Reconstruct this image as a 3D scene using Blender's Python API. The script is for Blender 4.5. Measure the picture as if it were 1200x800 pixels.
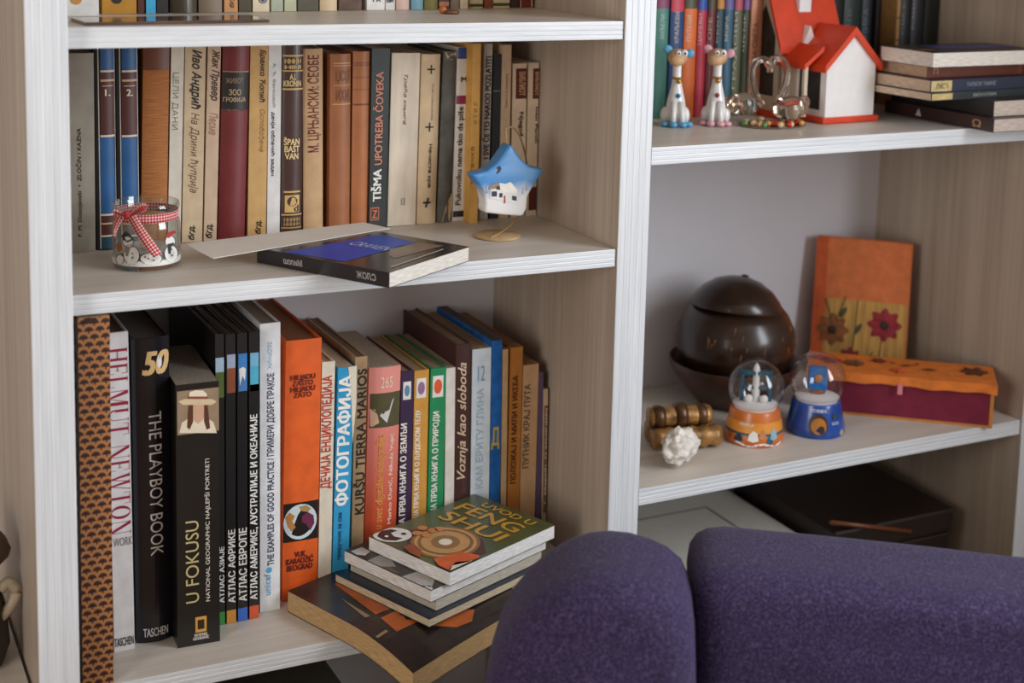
import bpy, bmesh, math, random
import numpy as np
from mathutils import Matrix, Vector, noise
from mathutils.geometry import delaunay_2d_cdt

for o in list(bpy.data.objects):
    bpy.data.objects.remove(o)
random.seed(7)
SC = bpy.context.scene
COL = SC.collection

# ------------------------------------------------------------------ camera
F, PX, PY = 1722.1, 608.46, 136.74          # focal length and principal point, in pixels of the 1200x800 frame
RX, RR, RZ = 1.43051, 0.02455, -0.46797
CAM = np.array([-0.90738, -1.51846, 0.41082])
RM = Matrix.Rotation(RZ, 3, 'Z') @ Matrix.Rotation(RX, 3, 'X') @ Matrix.Rotation(RR, 3, 'Z')
RN = np.array(RM)
cd = bpy.data.cameras.new('camera')
cd.sensor_fit = 'HORIZONTAL'; cd.sensor_width = 24.0
cd.lens = F * 24.0 / 1200.0
cd.shift_x = -(PX - 600) / 1200.0
cd.shift_y = (PY - 400) / 1200.0
cd.clip_start = 0.02
cd.dof.use_dof = True; cd.dof.focus_distance = 1.76; cd.dof.aperture_fstop = 2.3
cam = bpy.data.objects.new('camera', cd)
M4 = RM.to_4x4(); M4.translation = Vector(CAM)
cam.matrix_world = M4
COL.objects.link(cam); SC.camera = cam

# ------------------------------------------------------------------ light
W = bpy.data.worlds.new('room_fill'); SC.world = W; W.use_nodes = True
bg = W.node_tree.nodes['Background']
bg.inputs[0].default_value = (0.85, 0.92, 1.0, 1); bg.inputs[1].default_value = 1.0
ld = bpy.data.lights.new('window_daylight', 'AREA')
ld.shape = 'RECTANGLE'; ld.size = 1.25; ld.size_y = 1.2
ld.energy = 52; ld.color = (0.90, 0.95, 1.0)
lo = bpy.data.objects.new('window_daylight', ld)
lo.location = (0.90, -1.45, 0.62)
lo.rotation_euler = (0, math.radians(90), 0)
COL.objects.link(lo)
l2 = bpy.data.lights.new('left_fill', 'AREA')  # fill lamp added on the left to lift the side panels; no doorway
l2.shape = 'RECTANGLE'; l2.size = 1.2; l2.size_y = 0.8; l2.energy = 24; l2.color = (1.0, 0.95, 0.89)
lo2 = bpy.data.objects.new('left_fill', l2); lo2.location = (-2.19, -1.30, 0.30); lo2.rotation_euler = (0, math.radians(-90), 0)
COL.objects.link(lo2)
SC.view_settings.view_transform = 'Standard'; SC.view_settings.look = 'None'
SC.view_settings.exposure = -0.12; SC.view_settings.gamma = 1.0
SC.view_settings.use_curve_mapping = False

# ------------------------------------------------------------------ pixel helpers
def ray(u, v): return RN @ np.array([(u - PX) / F, -(v - PY) / F, -1.0])
def hz(u, v, z): d = ray(u, v); return CAM + d * (z - CAM[2]) / d[2]
def hy(u, v, y): d = ray(u, v); return CAM + d * (y - CAM[1]) / d[1]
def pj(w):
    q = RN.T @ (np.array(w) - CAM); return PX + F * q[0] / -q[2], PY - F * q[1] / -q[2]
def foot(u, y, z):
    """point on the line (y, z) whose picture column is u"""
    v = 400.0
    for _ in range(6):
        p = hy(u, v, y); v = pj((p[0], y, z))[1]
    return hy(u, v, y)[0]

# ------------------------------------------------------------------ materials
def lin(c):
    r = []
    for k in c[:3]:
        k = k / 255.0
        r.append(k / 12.92 if k <= 0.04045 else ((k + 0.055) / 1.055) ** 2.4)
    return (*r, 1.0)
_mc = {}
def base_mat(name):
    m = bpy.data.materials.new(name); m.use_nodes = True
    nt = m.node_tree; return m, nt, nt.nodes['Principled BSDF'], nt.links
def mat(c, rough=0.55, var=0.10, scale=70.0, metal=0.0, bump=0.0, coat=0.0, stretch=(1, 1, 1), name='paint'):
    key = (tuple(c), rough, var, scale, metal, bump, coat, stretch)
    if key in _mc: return _mc[key]
    m, nt, p, L = base_mat(name)
    tc = nt.nodes.new('ShaderNodeTexCoord'); mp = nt.nodes.new('ShaderNodeMapping'); mp.inputs['Scale'].default_value = stretch
    nz = nt.nodes.new('ShaderNodeTexNoise'); nz.inputs['Scale'].default_value = scale; nz.inputs['Detail'].default_value = 4
    L.new(tc.outputs['Object'], mp.inputs['Vector']); L.new(mp.outputs['Vector'], nz.inputs['Vector'])
    rp = nt.nodes.new('ShaderNodeValToRGB'); b = lin(c)
    rp.color_ramp.elements[0].position = 0.3; rp.color_ramp.elements[1].position = 0.7
    rp.color_ramp.elements[0].color = (*[k * (1 - var) for k in b[:3]], 1)
    rp.color_ramp.elements[1].color = (*[min(1, k * (1 + var)) for k in b[:3]], 1)
    L.new(nz.outputs['Fac'], rp.inputs['Fac']); L.new(rp.outputs['Color'], p.inputs['Base Color'])
    p.inputs['Roughness'].default_value = rough; p.inputs['Metallic'].default_value = metal
    p.inputs['Coat Weight'].default_value = coat; p.inputs['Coat Roughness'].default_value = 0.15
    if bump:
        bp = nt.nodes.new('ShaderNodeBump'); bp.inputs['Strength'].default_value = bump; bp.inputs['Distance'].default_value = 0.002
        L.new(nz.outputs['Fac'], bp.inputs['Height']); L.new(bp.outputs['Normal'], p.inputs['Normal'])
    _mc[key] = m
    return m
def ramp2(c0, c1, axis, a, b, rough=0.5, soft=True, wob=0.0, name='two_tone'):
    """paint that changes from c0 to c1 between coordinates a and b of the object's own axis"""
    m, nt, p, L = base_mat(name)
    tc = nt.nodes.new('ShaderNodeTexCoord'); sx = nt.nodes.new('ShaderNodeSeparateXYZ')
    nz = nt.nodes.new('ShaderNodeTexNoise'); nz.inputs['Scale'].default_value = 45
    L.new(tc.outputs['Object'], sx.inputs[0]); L.new(tc.outputs['Object'], nz.inputs['Vector'])
    ma = nt.nodes.new('ShaderNodeMath'); ma.operation = 'MULTIPLY_ADD'
    L.new(nz.outputs['Fac'], ma.inputs[0]); ma.inputs[1].default_value = wob; L.new(sx.outputs[axis], ma.inputs[2])
    mr = nt.nodes.new('ShaderNodeMapRange'); mr.inputs[1].default_value = a; mr.inputs[2].default_value = b
    L.new(ma.outputs[0], mr.inputs[0])
    rp = nt.nodes.new('ShaderNodeValToRGB')
    rp.color_ramp.elements[0].color = lin(c0); rp.color_ramp.elements[1].color = lin(c1)
    L.new(mr.outputs[0], rp.inputs[0]); L.new(rp.outputs[0], p.inputs['Base Color'])
    p.inputs['Roughness'].default_value = rough
    return m
def grain_mat(c0, c1, axis, rough=0.45, fine=260.0, name='veneer', bump=0.15):
    """wood veneer: streaks that run along one axis"""
    key = ('grain', tuple(c0), tuple(c1), axis, fine)
    if key in _mc: return _mc[key]
    m, nt, p, L = base_mat(name)
    tc = nt.nodes.new('ShaderNodeTexCoord'); mp = nt.nodes.new('ShaderNodeMapping')
    s = [1, 1, 1]; s[axis] = 0.02; mp.inputs['Scale'].default_value = s
    L.new(tc.outputs['Object'], mp.inputs[0])
    n1 = nt.nodes.new('ShaderNodeTexNoise'); n1.inputs['Scale'].default_value = fine; n1.inputs['Detail'].default_value = 3
    n2 = nt.nodes.new('ShaderNodeTexNoise'); n2.inputs['Scale'].default_value = fine / 6; n2.inputs['Detail'].default_value = 5
    L.new(mp.outputs[0], n1.inputs['Vector']); L.new(mp.outputs[0], n2.inputs['Vector'])
    ad = nt.nodes.new('ShaderNodeMath'); ad.operation = 'ADD'; L.new(n1.outputs['Fac'], ad.inputs[0]); L.new(n2.outputs['Fac'], ad.inputs[1])
    mr = nt.nodes.new('ShaderNodeMapRange'); mr.inputs[1].default_value = 0.72; mr.inputs[2].default_value = 1.28
    L.new(ad.outputs[0], mr.inputs[0])
    rp = nt.nodes.new('ShaderNodeValToRGB'); rp.color_ramp.elements[0].color = lin(c0); rp.color_ramp.elements[1].color = lin(c1)
    L.new(mr.outputs[0], rp.inputs[0]); L.new(rp.outputs[0], p.inputs['Base Color'])
    p.inputs['Roughness'].default_value = rough
    bp = nt.nodes.new('ShaderNodeBump'); bp.inputs['Strength'].default_value = bump; bp.inputs['Distance'].default_value = 0.001
    L.new(mr.outputs[0], bp.inputs['Height']); L.new(bp.outputs[0], p.inputs['Normal'])
    _mc[key] = m; return m
def pages_mat(c, axis):
    key = ('pages', tuple(c), axis)
    if key in _mc: return _mc[key]
    m, nt, p, L = base_mat('paper_edges')
    tc = nt.nodes.new('ShaderNodeTexCoord'); mp = nt.nodes.new('ShaderNodeMapping')
    s = [0.05, 0.05, 0.05]; s[axis] = 1; mp.inputs['Scale'].default_value = s
    nz = nt.nodes.new('ShaderNodeTexNoise'); nz.inputs['Scale'].default_value = 1400; nz.inputs['Detail'].default_value = 2
    L.new(tc.outputs['Object'], mp.inputs[0]); L.new(mp.outputs[0], nz.inputs['Vector'])
    rp = nt.nodes.new('ShaderNodeValToRGB'); b = lin(c)
    rp.color_ramp.elements[0].position = 0.35; rp.color_ramp.elements[1].position = 0.65
    rp.color_ramp.elements[0].color = (*[k * 0.72 for k in b[:3]], 1); rp.color_ramp.elements[1].color = (*[min(1, k * 1.08) for k in b[:3]], 1)
    L.new(nz.outputs['Fac'], rp.inputs[0]); L.new(rp.outputs[0], p.inputs['Base Color']); p.inputs['Roughness'].default_value = 0.85
    _mc[key] = m; return m
def thin_glass(tint=(1, 1, 1), ior=1.5, rough=0.02):
    key = ('glass', tint, ior)
    if key in _mc: return _mc[key]
    m = bpy.data.materials.new('clear_glass'); m.use_nodes = True; nt = m.node_tree; nt.nodes.remove(nt.nodes['Principled BSDF'])
    out = nt.nodes['Material Output']; tr = nt.nodes.new('ShaderNodeBsdfTransparent'); tr.inputs[0].default_value = (*tint, 1)
    gl = nt.nodes.new('ShaderNodeBsdfGlossy'); gl.inputs['Roughness'].default_value = rough
    lw = nt.nodes.new('ShaderNodeLayerWeight'); lw.inputs[0].default_value = 0.5
    pw = nt.nodes.new('ShaderNodeMath'); pw.operation = 'POWER'; pw.inputs[1].default_value = 3.0; nt.links.new(lw.outputs['Facing'], pw.inputs[0])
    fr = nt.nodes.new('ShaderNodeMath'); fr.operation = 'MULTIPLY_ADD'; fr.inputs[1].default_value = 0.75; fr.inputs[2].default_value = 0.08; nt.links.new(pw.outputs[0], fr.inputs[0]); mx = nt.nodes.new('ShaderNodeMixShader')
    nt.links.new(fr.outputs[0], mx.inputs[0]); nt.links.new(tr.outputs[0], mx.inputs[1]); nt.links.new(gl.outputs[0], mx.inputs[2])
    nt.links.new(mx.outputs[0], out.inputs['Surface']); _mc[key] = m; return m

# ------------------------------------------------------------------ mesh helpers
def link(o, parent=None):
    COL.objects.link(o)
    if parent is not None: o.parent = parent
    return o
def mesh_obj(name, verts, faces, mats, parent=None, smooth=False, fmat=None, loc=None):
    me = bpy.data.meshes.new(name); me.from_pydata([tuple(map(float, v)) for v in verts], [], faces)
    for m in (mats if isinstance(mats, (list, tuple)) else [mats]): me.materials.append(m)
    if fmat is not None:
        for p, k in zip(me.polygons, fmat): p.material_index = k
    if smooth:
        for p in me.polygons: p.use_smooth = True
    me.update()
    o = bpy.data.objects.new(name, me)
    if loc is not None: o.location = loc
    return link(o, parent)
def bm_obj(name, bm, mats, parent=None, smooth=False, angle=None):
    bmesh.ops.recalc_face_normals(bm, faces=bm.faces[:])
    me = bpy.data.meshes.new(name); bm.to_mesh(me); bm.free()
    for m in (mats if isinstance(mats, (list, tuple)) else [mats]): me.materials.append(m)
    if smooth:
        for p in me.polygons: p.use_smooth = True
        if angle: me.set_sharp_from_angle(angle=math.radians(angle))
    return link(bpy.data.objects.new(name, me), parent)
def thing(name, label, cat, loc=(0, 0, 0), rot=None, group=None):
    o = bpy.data.objects.new(name, None); o.empty_display_size = 0.02
    o.location = tuple(map(float, loc))
    if rot is not None: o.rotation_euler = rot
    return link(tag(o, label, cat, group))
def tag(o, label, cat, group=None):
    o['label'] = label; o['category'] = cat
    if group: o['group'] = group
    return o
def structure(o, label=None):
    o['kind'] = 'structure'
    if label: o['label'] = label
    return o
def add_box(bm, a, b, bev=0.0, seg=2, mi=0):
    r = bmesh.ops.create_cube(bm, size=1.0)
    for v in r['verts']:
        v.co = Vector([(a[i] + b[i]) / 2 + v.co[i] * (b[i] - a[i]) for i in range(3)])
    fs = list({f for v in r['verts'] for f in v.link_faces})
    if bev:
        es = list({e for v in r['verts'] for e in v.link_edges})
        q = bmesh.ops.bevel(bm, geom=es, offset=bev, segments=seg, affect='EDGES', profile=0.5)
        fs = list({f for v in q['verts'] for f in v.link_faces} | {f for f in fs if f.is_valid})
    for f in fs: f.material_index = mi
def box(name, a, b, m, parent=None, bev=0.0, seg=2, smooth=False):
    bm = bmesh.new(); add_box(bm, a, b, bev, seg)
    return bm_obj(name, bm, m, parent, smooth or bev > 0.004, 40)
def lathe(name, prof, m, parent=None, n=40, loc=(0, 0, 0), sx=1.0, sy=1.0, closed=False):
    vs, fs = [], []
    for r, z in prof:
        for k in range(n):
            t = 2 * math.pi * k / n; vs.append((loc[0] + sx * r * math.cos(t), loc[1] + sy * r * math.sin(t), loc[2] + z))
    R = len(prof)
    for i in range(R - 1 if not closed else R):
        for k in range(n):
            k2 = (k + 1) % n; i2 = (i + 1) % R
            fs.append((i * n + k, i * n + k2, i2 * n + k2, i2 * n + k))
    if not closed:
        if prof[0][0] > 1e-6: fs.append(tuple(reversed(range(n))))
        if prof[-1][0] > 1e-6: fs.append(tuple((R - 1) * n + k for k in range(n)))
    o = mesh_obj(name, vs, fs, m, parent, True); clean(o)
    o.data.set_sharp_from_angle(angle=math.radians(50)); return o
def clean(o):
    bm = bmesh.new(); bm.from_mesh(o.data); bmesh.ops.remove_doubles(bm, verts=bm.verts[:], dist=1e-5)
    bmesh.ops.recalc_face_normals(bm, faces=bm.faces[:]); bm.to_mesh(o.data); bm.free()
def spline(pts, n):
    P = [np.array(p, float) for p in pts]; P = [2 * P[0] - P[1]] + P + [2 * P[-1] - P[-2]]
    out = []
    for i in range(1, len(P) - 2):
        for k in range(n):
            t = k / n; a, b, c, d = P[i - 1], P[i], P[i + 1], P[i + 2]
            out.append(0.5 * ((2 * b) + (c - a) * t + (2 * a - 5 * b + 4 * c - d) * t * t + (3 * b - a - 3 * c + d) * t ** 3))
    out.append(P[-2]); return out
def tube_data(path, rad, n=8):
    path = [np.array(p, float) for p in path]; vs, fs = [], []
    up = np.array([0.13, 0.21, 1.0])
    for i, p in enumerate(path):
        t = path[min(i + 1, len(path) - 1)] - path[max(i - 1, 0)]; t = t / (np.linalg.norm(t) + 1e-12)
        a = np.cross(t, up)
        if np.linalg.norm(a) < 1e-3: a = np.cross(t, (1, 0, 0))
        a /= np.linalg.norm(a); b = np.cross(t, a); r = rad[i] if hasattr(rad, '__len__') else rad
        for k in range(n):
            q = 2 * math.pi * k / n; vs.append(p + r * (math.cos(q) * a + math.sin(q) * b))
    for i in range(len(path) - 1):
        for k in range(n):
            k2 = (k + 1) % n; fs.append((i * n + k, i * n + k2, (i + 1) * n + k2, (i + 1) * n + k))
    fs.append(tuple(reversed(range(n)))); fs.append(tuple((len(path) - 1) * n + k for k in range(n)))
    return vs, fs
def tube(name, path, rad, m, parent=None, n=8):
    vs, fs = tube_data(path, rad, n); o = mesh_obj(name, vs, fs, m, parent, True); clean(o); return o
def ellipsoid(name, c, r, m, parent=None, n=20, rot=None, lump=0.0, seed=0, ls=30):
    bm = bmesh.new(); bmesh.ops.create_uvsphere(bm, u_segments=n, v_segments=max(6, n // 2), radius=1.0)
    Rm = rot.to_matrix() if rot is not None else Matrix.Identity(3)
    for v in bm.verts:
        d = 1.0
        if lump: d += lump * noise.noise(Vector((v.co.x * r[0] * ls + seed, v.co.y * r[1] * ls, v.co.z * r[2] * ls)))
        v.co = Rm @ Vector((v.co.x * r[0] * d, v.co.y * r[1] * d, v.co.z * r[2] * d)) + Vector(c)
    return bm_obj(name, bm, m, parent, True)
def extrude_poly(name, pts, y0, y1, m, parent=None, bev=0.0, seg=3, smooth=False):
    """outline in x/z, given thickness in y"""
    bm = bmesh.new(); vs = [bm.verts.new((p[0], y0, p[1])) for p in pts]; f = bm.faces.new(vs)
    r = bmesh.ops.extrude_face_region(bm, geom=[f])
    for v in r['geom']:
        if isinstance(v, bmesh.types.BMVert): v.co.y = y1
    if bev: bmesh.ops.bevel(bm, geom=bm.edges[:], offset=bev, segments=seg, affect='EDGES', profile=0.5)
    return bm_obj(name, bm, m, parent, smooth or bev > 0, 45)

_tx = {}
def text_shape(s, bold=0.0, shear=0.0):
    key = (s, bold, shear)
    if key not in _tx:
        cu = bpy.data.curves.new('lettering', 'FONT'); cu.body = s; cu.size = 1; cu.resolution_u = 3; cu.shear = shear
        cu.align_x = 'CENTER'; cu.space_line = 0.82
        o = bpy.data.objects.new('lettering', cu)
        cu.fill_mode = 'NONE'
        me = bpy.data.meshes.new_from_object(o)                     # outlines only; filled here so that crossing strokes stay solid
        v0 = np.array([p.co[:2] for p in me.vertices]); ed = np.array([tuple(e_.vertices) for e_ in me.edges])
        r = delaunay_2d_cdt([Vector(p) for p in v0], [tuple(map(int, e_)) for e_ in ed], [], 0, 1e-6)
        v = np.array([p[:] for p in r[0]]); A_, B_ = v0[ed[:, 0]], v0[ed[:, 1]]; fs = []
        for g in r[2]:
            c_ = v[list(g)].mean(0); up_ = (A_[:, 1] <= c_[1]) & (B_[:, 1] > c_[1]); dn_ = (A_[:, 1] > c_[1]) & (B_[:, 1] <= c_[1])
            sd = (B_[:, 0] - A_[:, 0]) * (c_[1] - A_[:, 1]) - (c_[0] - A_[:, 0]) * (B_[:, 1] - A_[:, 1])
            if int((up_ & (sd > 0)).sum()) - int((dn_ & (sd < 0)).sum()) != 0: fs.append(tuple(g))
        lo_, hi_ = v.min(0), v.max(0)
        lay = np.zeros(len(v))
        if bold:      # heavier strokes: the same letters set again a hair to each side
            n = len(v); lay = np.repeat(np.arange(4), n); v = np.concatenate([v + np.array(q) * bold for q in ((-1, -0.5), (1, -0.5), (1, 0.5), (-1, 0.5))])
            fs = [tuple(i + n * k for i in g) for k in range(4) for g in fs]; lo_, hi_ = v.min(0), v.max(0)
        _tx[key] = ((v - lo_) / (hi_ - lo_), fs, lay)
        bpy.data.objects.remove(o); bpy.data.curves.remove(cu); bpy.data.meshes.remove(me)
    return _tx[key]
def letters(name, s, m, parent, f, x0, x1, z0, z1, way='h', bold=0.0, shear=0.0):
    """lettering laid on a surface; f(x, z) -> 3D point"""
    ab, fs, lay = text_shape(s, bold, shear); vs = []
    for (a, b), k in zip(ab, lay):
        if way == 'h': x, z = x0 + a * (x1 - x0), z0 + b * (z1 - z0)
        elif way == 'up': x, z = x1 - b * (x1 - x0), z0 + a * (z1 - z0)
        else: x, z = x0 + b * (x1 - x0), z1 - a * (z1 - z0)
        q = np.array(f(x, z), float)
        if k:         # each setting lies a hair above the one before
            nn = np.cross(np.array(f(x + 1e-4, z)) - q, np.array(f(x, z + 1e-4)) - q); q = q + nn / (np.linalg.norm(nn) + 1e-15) * k * 6e-5
        vs.append(q)
    return mesh_obj(name, vs, fs, m, parent)
def serif_caps(s):
    """tall high-contrast capitals drawn from thick and hair strokes, in a unit box"""
    G = {}
    R_ = lambda a, b, c, d: [(a, c), (b, c), (b, d), (a, d)]
    foot_ = lambda a, b: [R_(a, b, 0, 0.03), R_(a, b, 0.97, 1)]
    G['H'] = [R_(.08, .27, 0, 1), R_(.73, .92, 0, 1), R_(.27, .73, .48, .515)] + foot_(0, .35) + foot_(.65, 1)
    G['E'] = [R_(.1, .32, 0, 1), R_(0, .9, 0, .03), R_(0, .88, .97, 1), R_(.32, .66, .48, .515), R_(.84, .88, .7, 1), R_(.86, .9, 0, .3), R_(.63, .66, .36, .64)]
    G['L'] = [R_(.1, .32, 0, 1), R_(0, .95, 0, .03), R_(.91, .95, 0, .32), R_(0, .42, .97, 1)]
    G['T'] = [R_(.39, .61, 0, 1), R_(.26, .74, 0, .03), R_(.02, .98, .97, 1), R_(.02, .055, .7, 1), R_(.945, .98, .7, 1)]
    G['N'] = [R_(.1, .135, 0, 1), R_(.865, .9, 0, 1), [(.06, 1), (.30, 1), (.9, 0), (.72, 0)], R_(0, .24, 0, .03), R_(.76, 1, .97, 1)]
    G['M'] = [R_(.08, .115, 0, 1), R_(.74, .93, 0, 1), [(.06, 1), (.27, 1), (.55, 0), (.45, 0)], [(.50, 0), (.535, 0), (.79, 1), (.755, 1)], R_(0, .2, 0, .03), R_(.66, 1, 0, .03), R_(.9, 1, .97, 1)]
    G['W'] = [[(.04, 1), (.2, 1), (.37, 0), (.29, 0)], [(.30, 0), (.34, 0), (.53, 1), (.5, 1)], [(.44, 1), (.6, 1), (.76, 0), (.68, 0)], [(.69, 0), (.73, 0), (.96, 1), (.925, 1)], R_(0, .26, .97, 1), R_(.40, .64, .97, 1), R_(.86, 1, .97, 1)]
    n = 12; lo_ = [(.5 - .40 * math.cos(math.pi * k / n), .30 - .30 * math.sin(math.pi * k / n)) for k in range(n + 1)]; li_ = [(.535 - .325 * math.cos(math.pi * k / n), .30 - .27 * math.sin(math.pi * k / n)) for k in range(n + 1)]
    G['U'] = [R_(.10, .21, .3, 1), R_(.86, .90, .3, 1), R_(0, .34, .97, 1), R_(.76, 1, .97, 1), R_(.10, .29, .34, 1)] + [[lo_[k], lo_[k + 1], li_[k + 1], li_[k]] for k in range(n)]
    n = 28; o_ = ell(.5, .5, .5, .5, n); i_ = ell(.5, .5, .29, .47, n); G['O'] = [[o_[k], o_[(k + 1) % n], i_[(k + 1) % n], i_[k]] for k in range(n)]
    wd = dict(H=1.0, E=.8, L=.78, T=.85, N=1.0, M=1.2, W=1.25, U=.95, O=.95); wd[' '] = .45; x = 0.0; out = []
    for ch_ in s:
        for pg in G.get(ch_, []): out.append([(x + a * wd[ch_], b) for a, b in pg])
        x += wd[ch_] + .12
    return [[(a / (x - .12), b) for a, b in pg] for pg in out]
def patch(name, m, parent, f, x0, x1, z0, z1, nx=8, nz=1):
    vs = [f(x0 + (x1 - x0) * i / nx, z0 + (z1 - z0) * j / nz) for j in range(nz + 1) for i in range(nx + 1)]
    fs = [(j * (nx + 1) + i, j * (nx + 1) + i + 1, (j + 1) * (nx + 1) + i + 1, (j + 1) * (nx + 1) + i) for j in range(nz) for i in range(nx)]
    return mesh_obj(name, vs, fs, m, parent)
def blob(name, m, parent, f, pts):
    return mesh_obj(name, [f(*p) for p in pts], [tuple(range(len(pts)))], m, parent)
def ell(cx, cz, rx, rz, n=24, a0=0.0, a1=2 * math.pi):
    return [(cx + rx * math.cos(a0 + (a1 - a0) * k / n), cz + rz * math.sin(a0 + (a1 - a0) * k / n)) for k in range(n)]
def ringpts(name, m, parent, f, cx, cz, rx, rz, w, n=28):
    a = ell(cx, cz, rx, rz, n); b = ell(cx, cz, rx - w, rz - w, n)
    vs = [f(*p) for p in a + b]; fs = [(k, (k + 1) % n, n + (k + 1) % n, n + k) for k in range(n)]
    return mesh_obj(name, vs, fs, m, parent)

# ================================================================== the room
XL0, XL1, XM0, XM1, XR0, XR1 = -0.6915, -0.65, 0.0, 0.043, 0.702, 0.745
S1, S2, S3, R1, R2 = 0.2804, 0.0, -0.4406, 0.1242, -0.3161
TH = 0.0218
BACK = 0.345
FLOOR = -0.88
WALLX = 0.92
m_wall = mat((206, 203, 204), 0.9, 0.03, 12, bump=0.05)
m_floor = grain_mat((120, 92, 66), (158, 126, 94), 0, 0.4, 60, 'floor_boards')
structure(box('floor', (-2.2, -2.6, FLOOR - 0.03), (WALLX + 0.1, 0.45, FLOOR), m_floor), 'brown wooden floor')
structure(box('wall_back', (-2.2, 0.362, FLOOR), (WALLX + 0.1, 0.45, 1.70), m_wall), 'pale wall behind the bookcase')
bm = bmesh.new()
add_box(bm, (WALLX, -0.72, FLOOR), (WALLX + 0.1, 0.362, 1.70)); add_box(bm, (WALLX, -2.6, FLOOR), (WALLX + 0.1, -2.15, 1.70))
add_box(bm, (WALLX, -2.15, FLOOR), (WALLX + 0.1, -0.72, -0.05)); add_box(bm, (WALLX, -2.15, 1.24), (WALLX + 0.1, -0.72, 1.70))
structure(bm_obj('wall_right', bm, m_wall), 'pale side wall with the window opening')
win = thing('window_1', 'white framed window in the side wall', 'window', (WALLX, -1.435, -0.05)); del win['category']; structure(win)
for a, b in (((0.03, -0.715, 0.0), (0.08, -0.655, 1.29)), ((0.03, 0.655, 0.0), (0.08, 0.715, 1.29)), ((0.03, -0.655, 0.0), (0.08, 0.655, 0.06)), ((0.03, -0.655, 1.23), (0.08, 0.655, 1.29))):
    box('window_frame', a, b, mat((232, 232, 232), 0.5), win)

w2 = thing('fill_lamp_frame', 'white frame added around the fill lamp on the left wall', 'window', (-2.2, -1.30, -0.30)); del w2['category']; structure(w2)  # frame added on the solid wall around the fill lamp; no opening behind
for a, b in (((0.0, -0.46, -0.06), (0.03, -0.40, 1.26)), ((0.0, 0.40, -0.06), (0.03, 0.46, 1.26)), ((0.0, -0.40, -0.06), (0.03, 0.40, 0.0)), ((0.0, -0.40, 1.20), (0.03, 0.40, 1.26))):
    box('window_frame', a, b, mat((232, 232, 232), 0.5), w2)  # bars of the added frame
m_room = mat((172, 162, 151), 0.9, 0.03, 12, bump=0.05)
structure(box('wall_left', (-2.3, -2.7, FLOOR), (-2.2, 0.362, 1.70), m_room), 'warm white side wall')
structure(box('wall_front', (-2.2, -2.7, FLOOR), (WALLX + 0.1, -2.6, 1.70), m_room), 'warm white wall behind the viewer')
structure(box('ceiling', (-2.3, -2.7, 1.70), (WALLX + 0.1, 0.45, 1.78), m_room), 'warm white ceiling')

# ------------------------------------------------------------------ bookcase
m_side = grain_mat((168, 152, 136), (194, 179, 163), 2, 0.5, 150, 'ash_veneer')
m_shelf = grain_mat((202, 193, 182), (220, 212, 202), 0, 0.42, 150, 'ash_veneer')
m_edgev = grain_mat((206, 210, 216), (228, 231, 235), 2, 0.4, 700, 'white_edge')
m_edgeh = grain_mat((206, 210, 216), (228, 231, 235), 0, 0.4, 700, 'white_edge')
m_backp = mat((222, 221, 228), 0.6, 0.02, 8)
TOPZ = 1.02
bc = thing('bookcase', 'tall white ash veneer bookcase with open shelves', 'bookcase', (0, 0, FLOOR))
def zf(z): return z - FLOOR
def flutes(a, b, m=5, d=0.0006):
    """section across a fluted edge strip: m flat ribs with grooves between them"""
    w = (b - a) / m; g = min(0.0011, w * 0.2); out = [(a, -0.0002)]
    for k in range(m):
        s0, s1 = a + k * w, a + (k + 1) * w
        out += [(s0 + g, -d), (s1 - g, -d)] + ([(s1, -0.0001)] if k < m - 1 else [])
    return out + [(b, -0.0002)]
def upright(x0, x1):
    p = box('upright_panel', (x0, 0.0012, 0), (x1, BACK, zf(TOPZ)), m_side, bc)
    pr = flutes(x0, x1); n = len(pr); vs = [(a, y, z) for z in (0.0, zf(TOPZ)) for a, y in pr] + [(x1, 0.0012, 0), (x0, 0.0012, 0), (x1, 0.0012, zf(TOPZ)), (x0, 0.0012, zf(TOPZ))]
    fs = [(k, k + 1, n + k + 1, n + k) for k in range(n - 1)] + [(n - 1, 2 * n, 2 * n + 2, 2 * n - 1), (0, n, 2 * n + 3, 2 * n + 1)]
    mesh_obj('edge_strip', vs, fs, m_edgev, p)
for a, b in ((XL0, XL1), (XM0, XM1), (XR0, XR1), (-1.40, -1.357)): upright(a, b)
def shelf(x0, x1, z, d0, d1, g=0.0012, t=TH):
    """a shelf whose front stands d0 / d1 behind the uprights at its two ends"""
    zt, zb = zf(z), zf(z - t)
    def prism(y0a, y0b, y1):
        vs = [(x0 + g, y0a, zb), (x1 - g, y0b, zb), (x1 - g, y1 if np.isscalar(y1) else y1[1], zb), (x0 + g, y1 if np.isscalar(y1) else y1[0], zb)]
        vs += [(v[0], v[1], zt) for v in vs]
        return vs, [(3, 2, 1, 0), (4, 5, 6, 7), (0, 1, 5, 4), (1, 2, 6, 5), (2, 3, 7, 6), (3, 0, 4, 7)]
    v, f = prism(d0 + 0.0012, d1 + 0.0012, BACK - 0.001); o = mesh_obj('shelf', v, f, m_shelf, bc)
    pr = flutes(zb, zt, 4, 0.0005); n = len(pr)
    vs = [(x0 + g, d0 + 0.0012 + y, z) for z, y in pr] + [(x1 - g, d1 + 0.0012 + y, z) for z, y in pr]
    mesh_obj('edge_strip', vs, [(k, n + k, n + k + 1, k + 1) for k in range(n - 1)], m_edgeh, o)
shelf(XL1, XM0, S1, 0.020, 0.002); shelf(XL1, XM0, S2, 0.020, 0.002); shelf(XL1, XM0, S3, 0.020, 0.002)
shelf(XL1, XM0, -0.80, 0.004, 0.004); shelf(XL1, XM0, 0.64, 0.004, 0.004)
shelf(XM1, XR0, R1, 0.0, 0.003); shelf(XM1, XR0, R2, 0.0, 0.003); shelf(XM1, XR0, -0.80, 0.004, 0.004)
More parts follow.
